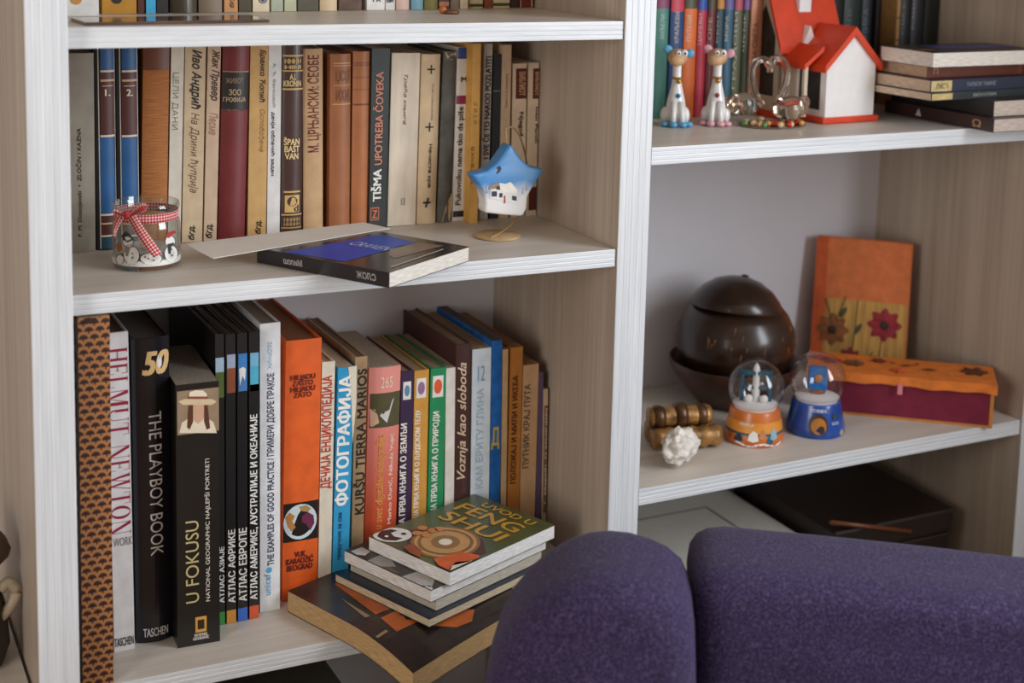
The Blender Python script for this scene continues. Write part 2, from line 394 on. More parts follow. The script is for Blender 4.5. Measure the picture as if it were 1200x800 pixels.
shelf(XM1, XR0, 0.44, 0.004, 0.004); shelf(XM1, XR0, 0.72, 0.004, 0.004)
shelf(-1.357, XL0, -0.437, 0.004, 0.004, 0.004); shelf(-1.357, XL0, 0.55, 0.004, 0.004)
box('back_panel', (-1.40, BACK, 0.0), (XR1, BACK + 0.016, zf(TOPZ)), m_backp, bc)
box('top_board', (-1.40, 0.0, zf(TOPZ)), (XR1, BACK, zf(TOPZ) + 0.022), m_shelf, bc)

# ================================================================== upright books
GOLD = (214, 178, 110)
def book(label, zs, bl, br, tl, ty, yd, color, depth=0.125, yaw=0.0, hard=0.0, rnd=0.0, pages=(205, 190, 165), rough=0.5, deco=(),
         group=None, cover=None, maxh=None, body=None, cap=True, var=0.10, gap=0.0004, lean=None):
    """bl/br: columns of the spine's foot, (tl, ty): its top left corner in the photograph; yd: how far in the spine stands"""
    x0 = foot(bl, yd, zs); x1 = foot(br, yd, zs)
    if yaw:
        # the right foot lies on the yawed line
        v = pj((x1, yd, zs))[1]
        for _ in range(8):
            p = hz(br, v, zs); x1 = p[0]; v = pj((x1, yd + (x1 - x0) * math.tan(yaw), zs))[1]
        w = (x1 - x0) / math.cos(yaw)
    else: w = x1 - x0
    w -= gap * 2; depth = min(depth, BACK - 0.0015 - yd - abs(yaw) * w)
    top = hy(tl, ty, yd); h = top[2] - zs
    if maxh: h = min(h, maxh)
    ln = math.atan2((top[0] - x0), top[2] - zs) if lean is None else lean
    if abs(ln) < 0.004: ln = 0.0
    Rb = Matrix.Rotation(yaw, 3, 'Z') @ Matrix.Rotation(ln, 3, 'Y')
    O = np.array([x0 + gap * math.cos(yaw), yd, zs + 0.0003 + max(0, math.sin(ln) * w)])
    t = thing('book', label, 'book', O, Rb.to_euler(), group)
    Rn = np.array(Rb)
    cm = cover or mat(color, rough, var, 55, coat=0.15 if rough < 0.4 else 0.0)
    pm = pages_mat(pages, 0)
    ct = 0.0024 if hard else 0.0007
    def bul(x): return rnd * (1 - ((x - w / 2) / (w / 2)) ** 2) if rnd else 0.0
    n = 10 if rnd else 1
    outer = [(0, depth)] + [(w * i / n, -bul(w * i / n)) for i in range(n + 1)] + [(w, depth)]
    inner = [(w - ct, depth)] + [(ct + (w - 2 * ct) * i / n, ct - bul(ct + (w - 2 * ct) * i / n)) for i in range(n, -1, -1)] + [(ct, depth)]
    ring = outer + inner; k = len(ring)
    bm = bmesh.new()
    lo_ = [bm.verts.new((p[0], p[1], 0)) for p in ring]; hi_ = [bm.verts.new((p[0], p[1], h)) for p in ring]
    for i in range(k): bm.faces.new((lo_[i], lo_[(i + 1) % k], hi_[(i + 1) % k], hi_[i]))
    no = len(outer)
    for i in range(no - 1):
        j = k - 1 - i
        bm.faces.new((hi_[i], hi_[i + 1], hi_[j - 1], hi_[j])); bm.faces.new((lo_[i + 1], lo_[i], lo_[j], lo_[j - 1]))
    bm_obj('cover', bm, cm, t)
    ins = hard if hard else 0.0002
    box('page_block', (ct, ct + 0.0004, ins), (w - ct, depth - ins, h - ins), pm, t)
    def f(x, z): return (x, -bul(min(max(x, 0), w)) - 0.00035, z)
    def f2(x, z): return (x, -bul(min(max(x, 0), w)) - 0.0006, z)
    def loc(u, v):
        d = ray(u, v); nrm = Rn[:, 1]; s = np.dot(nrm, O - CAM) / np.dot(nrm, d); q = Rn.T @ (CAM + d * s - O); return q[0], q[2]
    def rect(u0, u1, v0, v1):
        a = loc((u0 + u1) / 2, v0); b = loc((u0 + u1) / 2, v1); vm = (v0 + v1) / 2
        c0 = loc(u0, vm)[0]; c1 = loc(u1, vm)[0]; return max(c0, 0.0002), min(c1, w - 0.0002), max(b[1], 0.0004), min(a[1], h - 0.0004)
    for d in deco:
        k = d[0]
        if k == 't':      # text: string, way, u0, u1, v0, v1, colour, bold, shear
            _, s, way, u0, u1, v0, v1, c = d[:8]; bo = d[8] if len(d) > 8 else 0.0; sh = d[9] if len(d) > 9 else 0.0
            r = rect(u0, u1, v0, v1); letters('lettering', s, mat(c, 0.5, 0.05), t, f2, r[0], r[1], r[2], r[3], way, bo, sh)
        elif k == 's':    # serif capitals reading downwards
            r = rect(*d[2:6]); vs, fs = [], []
            for q, pg in enumerate(serif_caps(d[1])):
                fs.append(tuple(range(len(vs), len(vs) + len(pg)))); vs += [(lambda p: (p[0], p[1] - 3e-5 * (q % 7), p[2]))(f2(r[0] + b_ * (r[1] - r[0]), r[3] - a_ * (r[3] - r[2]))) for a_, b_ in pg]
            mesh_obj('lettering', vs, fs, mat(d[6], 0.5, 0.05), t)
        elif k == 'b':    # band: v0, v1, colour
            um = (bl + br) / 2; z1 = loc(um, d[1])[1]; z0 = loc(um, d[2])[1]
            patch('band', mat(d[3], 0.45, 0.08), t, f, 0.0002, w - 0.0002, max(z0, 0.0003), min(z1, h - 0.0003), 10)
        elif k == 'r':    # rectangle
            r = rect(*d[1:5]); patch(d[6] if len(d) > 6 else 'panel', mat(d[5], 0.45, 0.1), t, f, *r)
        elif k == 'R':
            r = rect(*d[1:5]); patch(d[6] if len(d) > 6 else 'panel', mat(d[5], 0.45, 0.1), t, f2, *r)
        elif k == 'e':    # ellipse
            r = rect(*d[1:5]); blob('emblem', mat(d[5], 0.5, 0.06), t, f2, ell((r[0] + r[1]) / 2, (r[2] + r[3]) / 2, (r[1] - r[0]) / 2, (r[3] - r[2]) / 2))
        elif k == 'o':    # ring
            r = rect(*d[1:5]); ringpts('emblem', mat(d[5], 0.5, 0.06), t, f2, (r[0] + r[1]) / 2, (r[2] + r[3]) / 2, (r[1] - r[0]) / 2, (r[3] - r[2]) / 2, d[6])
        elif k == 'p':    # polygon in pixels
            nm = d[3] if len(d) > 3 else 'emblem'
            lift = d[4] if len(d) > 4 else 0.0
            blob(nm, mat(d[2], 0.5, 0.06), t, lambda x, z: (x, f2(x, z)[1] - lift, z), [loc(*q) for q in d[1]])
    return t

# ------------------------------------------------------------------ middle row, left bay
GM = 'books standing in the row on the middle shelf'
BLK = (26, 24, 24)
def mid(label, bl, br, tl, ty, color, **k):
    k.setdefault('yd', 0.215); k.setdefault('maxh', 0.2515); k.setdefault('depth', 0.124)
    yd = k.pop('yd'); return book(label, S2, bl, br, tl, ty, yd, color, group=GM, **k)
mid('thick grey clothbound book at the end of the row against the upright, black handwritten title', 78.5, 112.4, 75.5, 63, (150, 142, 130), hard=0.003, rnd=0.002, yd=0.213, rough=0.8,
    deco=[('t', 'F. M. Dostojevski  •  ZLOČIN I KAZNA', 'up', 89, 96.5, 150, 277, BLK, 0.01, 0.15)])
for i, (a, b) in enumerate(((113.0, 137.6), (138.2, 164.0))):
    mid('blue and brown gilt-ruled book beside the %s' % ('grey clothbound book' if i == 0 else 'orange-brown ribbed book'), a, b, a, 50, (34, 34, 38), yd=0.216, hard=0.002, rnd=0.004, rough=0.42, lean=0,
        deco=[('r', a + 4, b - 3.5, 52, 81.5, (34, 88, 142)), ('r', a + 4, b - 3.5, 81.8, 84.2, (226, 206, 190)), ('r', a + 4, b - 3.5, 85, 157, (84, 40, 36)),
              ('R', a + 4, b - 3.5, 92.5, 95, (206, 170, 140)), ('R', a + 6, b - 6, 99.5, 100.8, (196, 160, 130)), ('t', '%d.' % (i + 1), 'h', a + 9, b - 9, 104, 112, (232, 214, 196), 0.03),
              ('r', a + 4, b - 3.5, 157.5, 160, (226, 206, 190)), ('r', a + 4, b - 3.5, 160.5, 249, (36, 92, 148)), ('r', a + 4, b - 3.5, 249.5, 252, (226, 206, 190)),
              ('r', a + 4, b - 3.5, 253, 274, (84, 40, 36)), ('R', a + 4, b - 3.5, 260, 262, (206, 170, 140)), ('r', a + 4, b - 3.5, 274.5, 276.5, (226, 206, 190)), ('r', a + 4, b - 3.5, 277, 290, (28, 74, 92)),
              ('r', a + 2.3, a + 3.3, 52, 291, (222, 214, 204)), ('r', b - 2.8, b - 1.9, 52, 291, (222, 214, 204))])
mid('orange-brown book with fine ribbed cloth and a dark leather head', 164.6, 195.6, 167.6, 50, (176, 112, 62), yd=0.218, hard=0.002, rnd=0.003, rough=0.7,
    cover=mat((178, 112, 60), 0.75, 0.25, 900, bump=0.4, stretch=(0.05, 0.05, 1), name='ribbed_cloth'), deco=[('b', 50, 82, (112, 62, 40))])
mid('slim ivory book next to the orange-brown ribbed book', 196.2, 211.8, 200.6, 50, (228, 220, 204), yd=0.217, rough=0.6, deco=[('t', 'ЦЕЛИ ДАНИ', 'down', 201, 209, 85, 152, (150, 142, 130))])
CRM = (216, 192, 158)
mid('cream paper book with black and brown italic writing, wider of the cream pair', 212.8, 237.2, 217, 50, CRM, yd=0.217, rough=0.7, deco=[
    ('t', 'Иво Андрић', 'down', 222, 236, 58, 128, (44, 34, 30), 0.02, 0.35), ('t', 'На Дрини ћуприја', 'down', 221, 233, 132, 226, (134, 96, 70), 0.0, 0.35), ('t', 'бгд.', 'up', 221, 229, 264, 281, BLK, 0.02, 0.3)])
mid('cream paper book with dark red italic writing beside the red book', 238.4, 254.0, 243.6, 50, (214, 186, 158), yd=0.217, rough=0.7, deco=[
    ('t', 'Жак Превер', 'down', 246, 257, 58, 118, (84, 50, 46), 0.02, 0.35), ('t', 'Песме', 'down', 245, 255, 132, 158, (170, 120, 104), 0.0, 0.35), ('t', 'бгд.', 'up', 241, 250, 262, 279, BLK, 0.02, 0.3)])
mid('thick dark red book with a black and gold spine label', 255.0, 286.6, 261, 50, (122, 44, 46), yd=0.218, hard=0.002, rnd=0.005, rough=0.45, deco=[
    ('b', 84, 129, (42, 38, 38)), ('b', 83, 84.6, (190, 150, 120)), ('b', 127.5, 129, (190, 150, 120)), ('t', 'ЖИВОТ', 'h', 264, 284, 91, 97, (176, 148, 112)), ('t', 'ЗОО', 'h', 267, 281, 104, 111, (206, 176, 134), 0.02),
    ('t', 'ГРОФИЈА', 'h', 261, 287, 113, 119, (206, 176, 134), 0.02)])
mid('ochre paper book with black script between the red and the white book', 289.6, 311.8, 293.4, 50, (206, 164, 104), yd=0.218, rough=0.65, deco=[
    ('t', 'Бранко Ћопић', 'down', 303, 311, 58, 120, (52, 40, 30), 0.02, 0.3), ('t', 'Ослобођена', 'down', 303, 310, 128, 178, (150, 110, 64), 0.0, 0.3), ('t', 'бгд.', 'up', 299, 307, 258, 274, BLK, 0.02, 0.3)])
mid('slim white book with tiny grey and black print', 312.6, 328.0, 314.8, 50, (224, 222, 220), yd=0.217, deco=[
    ('t', 'А. Ђ. Ванковић', 'down', 319.5, 323, 74, 126, (120, 120, 124)), ('t', 'дечји облачић задан', 'down', 317, 322, 131, 206, (58, 58, 64), 0.02)])
mid('dark brown book with gold lettering and a gold emblem near the foot', 328.8, 353.4, 330.8, 50, (74, 48, 44), yd=0.218, hard=0.002, rnd=0.004, rough=0.35, deco=[
    ('b', 64, 66, GOLD), ('t', 'HHHH', 'h', 333, 352, 68.5, 74, GOLD, 0.05), ('t', 'HIHI', 'h', 333, 352, 76, 80.5, GOLD, 0.05), ('b', 82, 83.5, GOLD), ('t', 'A.J.\nKRONIN', 'h', 332, 352, 86, 101, (236, 206, 150), 0.03), ('b', 103, 105, GOLD),
    ('t', 'ŠPAN\nBAŠT\nVAN', 'h', 332, 350, 160, 186, (236, 206, 150), 0.03), ('r', 332, 351, 223, 225, GOLD), ('r', 333, 350, 228, 248, GOLD), ('e', 335.5, 347.5, 229.5, 241, (74, 48, 44)), ('t', 'B', 'h', 339, 345, 231, 240, GOLD, 0.03, 0.2),
    ('t', 'd', 'h', 343, 349, 239, 247, (74, 48, 44), 0.03), ('b', 250, 251.5, GOLD), ('t', 'HHHHH\nHHHHH', 'h', 332, 351, 254, 264, (176, 146, 96), 0.04), ('b', 265.5, 266.6, GOLD)])
mid('tan cloth book with tall narrow dark red lettering', 355.0, 378.6, 354.4, 57.5, (196, 160, 120), yd=0.222, hard=0.002, rnd=0.003, rough=0.7, deco=[('t', 'М. ЦРЊАНСКИ: СЕОБЕ', 'up', 360, 375.5, 64, 178, (118, 42, 36), 0.02)])
LEA = (158, 98, 60)
mid('brown leather book with faint gilt ornaments on the spine', 385.4, 409.6, 387.2, 63.5, LEA, yd=0.218, hard=0.002, rnd=0.004, rough=0.45, deco=[
    ('r', 390, 411, 73, 74.4, (206, 160, 96)), ('r', 390, 411, 76, 77.2, (206, 160, 96)), ('t', 'ЏСЏ', 'h', 393, 408, 82, 97, (122, 82, 50)), ('r', 390, 411, 99, 100, (196, 150, 90)), ('t', 'ИХИ', 'h', 393, 408, 104, 118, (122, 82, 50)), ('r', 389, 410, 121, 122.2, (206, 160, 96))])
mid('brown leather book with dark blind-tooled bands', 411.0, 431.4, 413.6, 60.6, (172, 106, 62), yd=0.218, hard=0.002, rnd=0.004, rough=0.45, deco=[('b', 73, 74, (110, 62, 38)), ('b', 75.4, 76.4, (110, 62, 38)), ('b', 90, 91, (128, 74, 44)), ('b', 104, 105, (128, 74, 44)), ('b', 121, 123, (110, 62, 38))])
mid('dark green book with white and orange lettering', 431.8, 453.0, 435.8, 57.5, (40, 48, 48), yd=0.2135, rough=0.4, deco=[
    ('t', 'TIŠMA', 'up', 434.5, 446.5, 198, 236, (236, 234, 228), 0.03), ('t', 'UPOTREBA ČOVEKA', 'up', 436.5, 448.5, 84, 193, (222, 142, 112), 0.01), ('r', 434, 444, 243, 258, (206, 112, 76)), ('R', 435, 443, 244.2, 256.8, (44, 44, 44)), ('t', 'Z', 'h', 436, 442, 246, 255.5, (206, 112, 76), 0.03)])
mid('book in marbled cream paper with tiny dark script', 453.6, 487.0, 458.9, 63, (226, 212, 190), yd=0.217, hard=0.001, rough=0.6, cover=mat((226, 212, 192), 0.6, 0.16, 26, stretch=(2.2, 1, 0.5), bump=0.1, name='marbled_paper'),
    deco=[('t', 'Трећа књига', 'down', 472, 477, 87, 146, (70, 60, 54), 0.0, 0.3), ('t', '13', 'h', 470, 474, 232, 240, (70, 60, 54))])
mid('cream book with three small black crosses on its rounded spine', 487.8, 510.2, 493.8, 64, (222, 196, 160), yd=0.218, hard=0.001, rnd=0.005, rough=0.6, deco=[
    ('t', '+', 'h', 499, 508, 75.5, 86, BLK), ('t', '+', 'h', 497, 506, 143, 153.5, BLK), ('t', '+', 'h', 494, 503, 231, 242, BLK, 0.02, 0.3), ('t', 'Исак Самоковлија', 'down', 503, 506.5, 98, 140, (110, 92, 74)), ('t', 'Нечиста крв', 'down', 499, 504, 168, 219, (60, 50, 42), 0.02)])
mid('worn dark grey book with torn yellowed edges', 511.2, 526.8, 519.6, 60.5, (92, 90, 84), yd=0.22, hard=0.002, rnd=0.004, rough=0.65, var=0.3, deco=[
    ('p', [(521, 61), (529, 63), (535, 60), (534.5, 66), (528, 70), (523, 68)], (206, 184, 150), 'worn_patch'), ('p', [(516, 260), (520, 244), (525, 232), (529, 226), (530, 238), (527, 258)], (206, 176, 138), 'worn_patch')])
mid('white book with a blue head, magenta band and black lowercase title', 530.0, 543.6, 536, 55.6, (226, 222, 216), yd=0.219, rough=0.4, deco=[
    ('b', 55.6, 69, (52, 78, 142)), ('t', 'M', 'h', 540, 547, 90, 96, (60, 60, 70), 0.04), ('b', 112, 122, (142, 46, 86)), ('t', 'Pukovniku nema tko da piše', 'up', 535, 543, 125, 240, (40, 38, 38), 0.02), ('b', 247, 254, (40, 38, 38))])
mid('narrow golden yellow book standing proud of its neighbours', 549.6, 559.8, 554.4, 51.5, (222, 168, 86), yd=0.200, rough=0.5, deco=[('t', 'и т и л', 'up', 555, 559, 120, 145, (140, 96, 50)), ('t', 'читанка', 'up', 551, 555, 172, 215, (120, 82, 40))])
mid('pale grey paperback with a bold black capital title', 561.6, 571.6, 567.4, 51.5, (204, 198, 192), yd=0.214, deco=[('t', 'I SVE ĆE TO NAROD POZLATITI', 'up', 565.5, 574, 66, 186, (34, 32, 34), 0.03)])
mid('narrow black book behind the hanging star', 573.2, 583.0, 578.6, 64, (40, 44, 52), yd=0.216, rough=0.5, deco=[('b', 106, 107.4, (120, 124, 128))])
mid('beige paperback between the black book and the two labelled books', 585.0, 595.8, 588.8, 53, (206, 178, 148), yd=0.214, deco=[('t', 'Записи о слову', 'down', 591.5, 595.5, 86, 126, (110, 80, 60))])
for i, (a, b, ta, ty) in enumerate(((598.0, 614.8, 600.8, 75), (615.8, 628.2, 619.6, 74))):
    mid('short cream book with a dark red label, %s' % ('next to the beige paperback' if i == 0 else 'at the end against the upright panel'), a, b, ta, ty, (220, 198, 172), yd=0.216, deco=[
        ('r', (604.5, 624.5)[i], (619.5, 636)[i], 80, 115.5, (96, 38, 30)), ('t', 'ВИБЛИОТ', 'down', (608, 627)[i], (615.5, 633.5)[i], 84, 112, (206, 160, 128), 0.03),
        ('t', ('Njegoš', 'Ivan Panić')[i], 'down', (607, 627)[i], (613, 632)[i], (131, 125)[i], (160, 168)[i], (84, 64, 52), 0.03), ('r', (600.5, 619.5)[i], (614.5, 631)[i], 219, 246, (96, 38, 30))])

# ------------------------------------------------------------------ top row, left bay
GT = 'books standing on the top shelf of the left bay'
def top(label, bl, br, color, yd=0.205, **k):
    return book(label, S1, bl, br, bl, -160 - (bl * 7 % 30), yd, color, depth=0.118, group=GT, lean=0, **k)
top('white book with a golden disc at the foot of its spine', 79, 116.5, (226, 226, 224), 0.165, deco=[('e', 82, 96, -8, 5.5, (196, 142, 72))])
top('mustard book with a black disc on its spine', 119.5, 160.5, (190, 136, 48), 0.190, rough=0.35, deco=[('e', 130, 143, -7, 4.5, (40, 32, 26))])
top('narrow dark maroon book beside the mustard book', 161.5, 170, (86, 40, 32), 0.19)
top('bright cyan blue book on the top shelf', 171, 183, (70, 178, 224), 0.188, rough=0.3)
top('black book beside the cyan blue book', 183.6, 197.6, (44, 40, 38), 0.195, rough=0.4)
top('broad dark olive book with a glossy rounded spine', 198.6, 231, (70, 62, 46), 0.2, rough=0.3, rnd=0.006, hard=0.002)
top('brown grey clothbound book', 232.5, 260.5, (134, 116, 98), 0.2, rnd=0.003, hard=0.002)
top('tan orange book with brown script at its foot', 262.5, 279, (206, 152, 98), 0.203, deco=[('t', 'бгд', 'up', 269, 275, -6, 9, (90, 50, 30), 0.02, 0.3)])
top('dark olive brown book between the tan and the cream book', 279.8, 295, (78, 70, 50), 0.205)
top('cream book with a navy ring emblem', 296, 316, (226, 212, 180), 0.205, deco=[('o', 303, 313, -6, 4, (60, 70, 110), 0.0012), ('e', 305.5, 310.5, -4, 2, (60, 70, 110))])
top('pale grey green book', 317.6, 332, (176, 182, 164), 0.207)
top('pale sage book beside the dark olive book', 333.2, 347.6, (192, 192, 160), 0.207)
top('dark olive grey book beside the pale sage book', 348.6, 373.5, (86, 80, 62), 0.21)
top('plain cream cloth book on the top shelf', 374.5, 395, (216, 192, 158), 0.21, rnd=0.003)
top('dark brown tooled book on the top shelf', 396.6, 424, (92, 66, 48), 0.214, var=0.5)
top('white paperback with black letters, wider of two', 429.6, 451, (232, 230, 228), 0.214, deco=[('t', 'ГА', 'h', 437, 446, -4, 2, (40, 40, 44), 0.03)])
top('white paperback with black letters, narrower of two', 451.6, 463, (228, 226, 222), 0.214, deco=[('t', 'ВИ', 'h', 453, 461, -3, 3, (40, 40, 44), 0.03)])
top('pinkish white book on the top shelf', 464, 479.6, (222, 190, 178), 0.215, rnd=0.003)
top('light blue book on the top shelf', 481.6, 496, (124, 170, 188), 0.215, rnd=0.003)
top('olive green book on the top shelf', 497, 513, (128, 120, 62), 0.216, rnd=0.003)
top('dark purple and orange book on the top shelf', 514, 526.4, (72, 44, 56), 0.217, deco=[('b', 2, 7, (190, 110, 60))])
top('grey brown book beside the small cream book', 527.4, 538, (136, 118, 100), 0.222)
top('small plain cream book on the top shelf', 538.8, 548.6, (220, 200, 170), 0.222)
top('cream book with a green foot, beside the small plain cream book', 549.8, 566, (210, 194, 158), 0.228, deco=[('b', 4.5, 8, (70, 74, 44))])
top('narrow red brown book between two cream and green books', 567, 576.6, (140, 74, 52), 0.23)
top('cream book with a green foot, beside the dark book', 577.4, 597.4, (214, 196, 158), 0.232, deco=[('b', 3.5, 7, (70, 74, 44))])
top('dark brown book near the end of the top shelf', 598.2, 608, (66, 44, 36), 0.234)
top('dark red book with cream edges at the end of the top row', 608.8, 625, (118, 46, 34), 0.236, deco=[('r', 609.2, 610.6, -10, 9, (220, 180, 130)), ('r', 622.6, 624, -10, 8, (220, 180, 130))])

# ------------------------------------------------------------------ lower row, left bay
GL = 'books standing in the row on the lower shelf'
def low(label, bl, br, tl, ty, color, **k):
    k.setdefault('yd', 0.13); k.setdefault('depth', 0.19)
    yd = k.pop('yd'); return book(label, S3, bl, br, tl, ty, yd, color, group=GL, **k)
def scallop_mat():
    m, nt, p, L = base_mat('scallop_pattern_paper')
    tc = nt.nodes.new('ShaderNodeTexCoord'); sx = nt.nodes.new('ShaderNodeSeparateXYZ'); L.new(tc.outputs['Object'], sx.inputs[0])
    def mth(op, a, b=None, c=None):
        n = nt.nodes.new('ShaderNodeMath'); n.operation = op
        for i, q in enumerate((a, b, c)):
            if q is None: continue
            if isinstance(q, (int, float)): n.inputs[i].default_value = q
            else: L.new(q, n.inputs[i])
        return n.outputs[0]
    PXW, PZ = 0.0114, 0.0081          # pitch across and up
    row = mth('FLOOR', mth('DIVIDE', sx.outputs[2], PZ)); odd = mth('MODULO', row, 2.0)
    fx = mth('SUBTRACT', mth('FRACT', mth('ADD', mth('DIVIDE', sx.outputs[0], PXW), mth('MULTIPLY', odd, 0.5))), 0.5)
    fz = mth('SUBTRACT', mth('FRACT', mth('DIVIDE', sx.outputs[2], PZ)), 0.34)
    r = mth('SQRT', mth('ADD', mth('POWER', mth('MULTIPLY', fx, PXW), 2.0), mth('POWER', mth('MULTIPLY', fz, PZ), 2.0)))
    dome = mth('MULTIPLY', mth('LESS_THAN', r, 0.0050), mth('GREATER_THAN', fz, -0.02))
    stem = mth('MULTIPLY', mth('LESS_THAN', mth('ABSOLUTE', mth('MULTIPLY', fx, PXW)), 0.0010), mth('MULTIPLY', mth('LESS_THAN', fz, 0.0), mth('GREATER_THAN', fz, -0.3)))
    rim = mth('MULTIPLY', mth('LESS_THAN', r, 0.0036), mth('GREATER_THAN', fz, 0.0))
    k = mth('MAXIMUM', dome, stem)
    mx = nt.nodes.new('ShaderNodeMix'); mx.data_type = 'RGBA'; L.new(k, mx.inputs[0]); mx.inputs[6].default_value = lin((164, 112, 68)); mx.inputs[7].default_value = lin((84, 40, 24))
    mx2 = nt.nodes.new('ShaderNodeMix'); mx2.data_type = 'RGBA'; L.new(rim, mx2.inputs[0]); L.new(mx.outputs[2], mx2.inputs[6]); mx2.inputs[7].default_value = lin((44, 22, 15))
    L.new(mx2.outputs[2], p.inputs['Base Color']); p.inputs['Roughness'].default_value = 0.6
    return m
b = low('tall album in brown paper printed with rows of dark fans', 96.5, 133.5, 88.5, 373.5, (60, 40, 30), yd=0.0225, lean=0.004, depth=0.26, cover=scallop_mat(),
        deco=[('r', 88.8, 91.0, 374, 800, (34, 26, 22)), ('p', [(99, 372.5), (113, 372), (114, 378), (98, 379)], (44, 28, 22), 'worn_notch')])
CRIM = (158, 34, 66)
low('tall white book with large crimson capital lettering', 133.6, 158.4, 124.8, 391, (232, 232, 234), yd=0.088, depth=0.24, hard=0.003, rough=0.35, pages=(120, 110, 100), deco=[
    ('s', 'HELMUT NEWTON', 128.0, 151.2, 407, 626, CRIM), ('t', 'WORK', 'h', 133, 155.5, 629, 639, (130, 130, 136)), ('t', 'TASCHEN', 'h', 134, 156.8, 746, 756, (40, 40, 44), 0.02)])
low('thick glossy black book with a gold 50 on its rounded spine', 159.4, 203.4, 152.8, 397.5, (26, 24, 30), yd=0.1, depth=0.23, hard=0.004, rnd=0.006, rough=0.22, pages=(96, 88, 82), deco=[
    ('t', '50', 'h', 165, 197.5, 409, 437, (228, 190, 130), 0.05, 0.25), ('e', 180, 191, 412, 432, (24, 22, 28)),
    ('p', [(182.4, 421), (184.2, 414.5), (185.6, 420), (187.4, 414.5), (188.4, 421), (188.0, 426.5), (185.5, 429), (183.2, 427)], (240, 238, 240), 'emblem', 0.0004),
    ('t', 'THE PLAYBOY BOOK', 'down', 174, 189, 480, 648, (232, 230, 230), 0.0), ('t', 'TASCHEN', 'h', 167, 196, 732, 742, (232, 230, 230), 0.02)])
t = low('black book with a photograph of a person in a straw hat on its spine', 208.0, 258.2, 204.5, 452, (30, 28, 27), yd=0.0685, depth=0.15, yaw=-0.05, hard=0.0, rough=0.28, pages=(150, 140, 126), lean=0, deco=[
    ('r', 207.5, 256.5, 456, 507, (150, 128, 104), 'photo_print'),
    ('p', [(210, 507), (213, 495), (222, 489), (240, 488), (250, 494), (254, 507)], (226, 212, 190), 'photo_print'),
    ('p', [(225, 470), (239, 470), (240, 484), (237, 492), (232, 496), (227, 492), (224, 484)], (204, 164, 136), 'photo_print', 0.0002),
    ('p', [(221, 474), (226, 474), (226, 494), (222, 503), (219, 500)], (90, 52, 36), 'photo_print', 0.0003),
    ('p', [(239, 474), (243, 474), (246, 501), (242, 503), (239, 493)], (90, 52, 36), 'photo_print', 0.0003),
    ('p', [(208.5, 470), (216, 467), (248, 467), (254, 470), (248, 474), (214, 474)], (216, 192, 158), 'photo_print', 0.0004),
    ('p', [(221, 467), (222, 459), (229, 456.8), (238, 457.2), (242, 461), (243, 467)], (236, 222, 200), 'photo_print', 0.0004),
    ('p', [(220.5, 464), (243, 464), (243.2, 467), (220.5, 467)], (140, 80, 60), 'photo_print', 0.0006),
    ('t', 'U FOKUSU', 'up', 217.5, 233, 610, 706, (196, 180, 128), 0.0), ('t', 'NATIONAL GEOGRAPHIC NAJLEPŠI PORTRETI', 'up', 239.5, 247, 537, 704, (222, 218, 206), 0.0),
    ('r', 229, 242, 722, 740, (214, 160, 70)), ('R', 231.6, 239.4, 725.5, 736.5, (48, 34, 24)), ('t', 'NATIONAL\nGEOGRAPHIC', 'h', 226, 245, 741, 748.5, (226, 222, 214), 0.03)])
AT = [('black atlas with a green foot beside the straw hat book', 253.4, 264.2, 250.7, 392.5, (64, 150, 70), 'АТЛАС АЗИЈЕ', 256.8, 262.8, 640, 706, [('r', 251, 263, 419, 436, (160, 186, 206)), ('r', 251, 263, 436, 466, (92, 110, 52))]),
      ('black atlas with an orange foot', 265.2, 277.2, 265, 392, (220, 152, 66), 'АТЛАС АФРИКЕ', 266.8, 276, 620, 706, [('r', 266, 276.6, 415, 431, (156, 170, 196)), ('r', 266, 276.6, 431, 460, (146, 82, 54))]),
      ('black atlas with a blue foot', 278.4, 290.6, 278.6, 391, (64, 112, 206), 'АТЛАС ЕВРОПЕ', 279.6, 289.2, 618, 704, [('r', 279.4, 290, 414, 429, (60, 130, 196)), ('r', 279.4, 290, 429, 458, (76, 130, 192)), ('p', [(280, 432), (285, 429.5), (288, 432), (287, 446), (284, 440), (281, 452)], (232, 232, 232), 'photo_print')]),
      ('black atlas with a red foot beside the white and blue book', 291.8, 303.8, 292.6, 390, (212, 90, 56), 'АТЛАС АМЕРИКЕ, АУСТРАЛИЈЕ И ОКЕАНИЈЕ', 292.9, 302.6, 485, 702, [('r', 293.2, 303.6, 413, 429, (120, 182, 216)), ('r', 293.2, 303.6, 429, 458, (82, 176, 208)), ('r', 293.2, 303.6, 450, 458, (196, 200, 180))])]
for lb, a, bb, ta, ty, fc, tx, u0, u1, v0, v1, ex in AT:
    vb = pj((foot((a + bb) / 2, 0.103, S3), 0.103, S3))[1]
    low(lb, a, bb, ta, ty, (32, 31, 32), yd=0.103, depth=0.225, hard=0.002, rough=0.35, pages=(128, 116, 102), lean=0, deco=ex + [('b', vb - 15.5, vb - 0.5, fc), ('t', tx, 'up', u0, u1, v0, v1, (238, 236, 232), 0.03)])
low('white hardback with navy and pale blue print between the atlases and the orange book', 304.4, 328.4, 304.8, 380, (230, 232, 236), yd=0.114, depth=0.215, hard=0.002, rough=0.35, pages=(160, 148, 134), deco=[
    ('t', 'ЗБОРНИК', 'down', 313.5, 318.5, 400, 432, (120, 170, 206)), ('t', 'THE EXAMPLES OF GOOD PRACTICE / ПРИМЕРИ ДОБРЕ ПРАКСЕ', 'up', 313, 322.5, 437, 662, (62, 66, 96), 0.02), ('t', 'unicef', 'up', 310, 317, 672, 697, (84, 168, 216), 0.01),
    ('e', 312, 318.5, 664, 671, (84, 168, 216))])
ORG = (226, 98, 36)
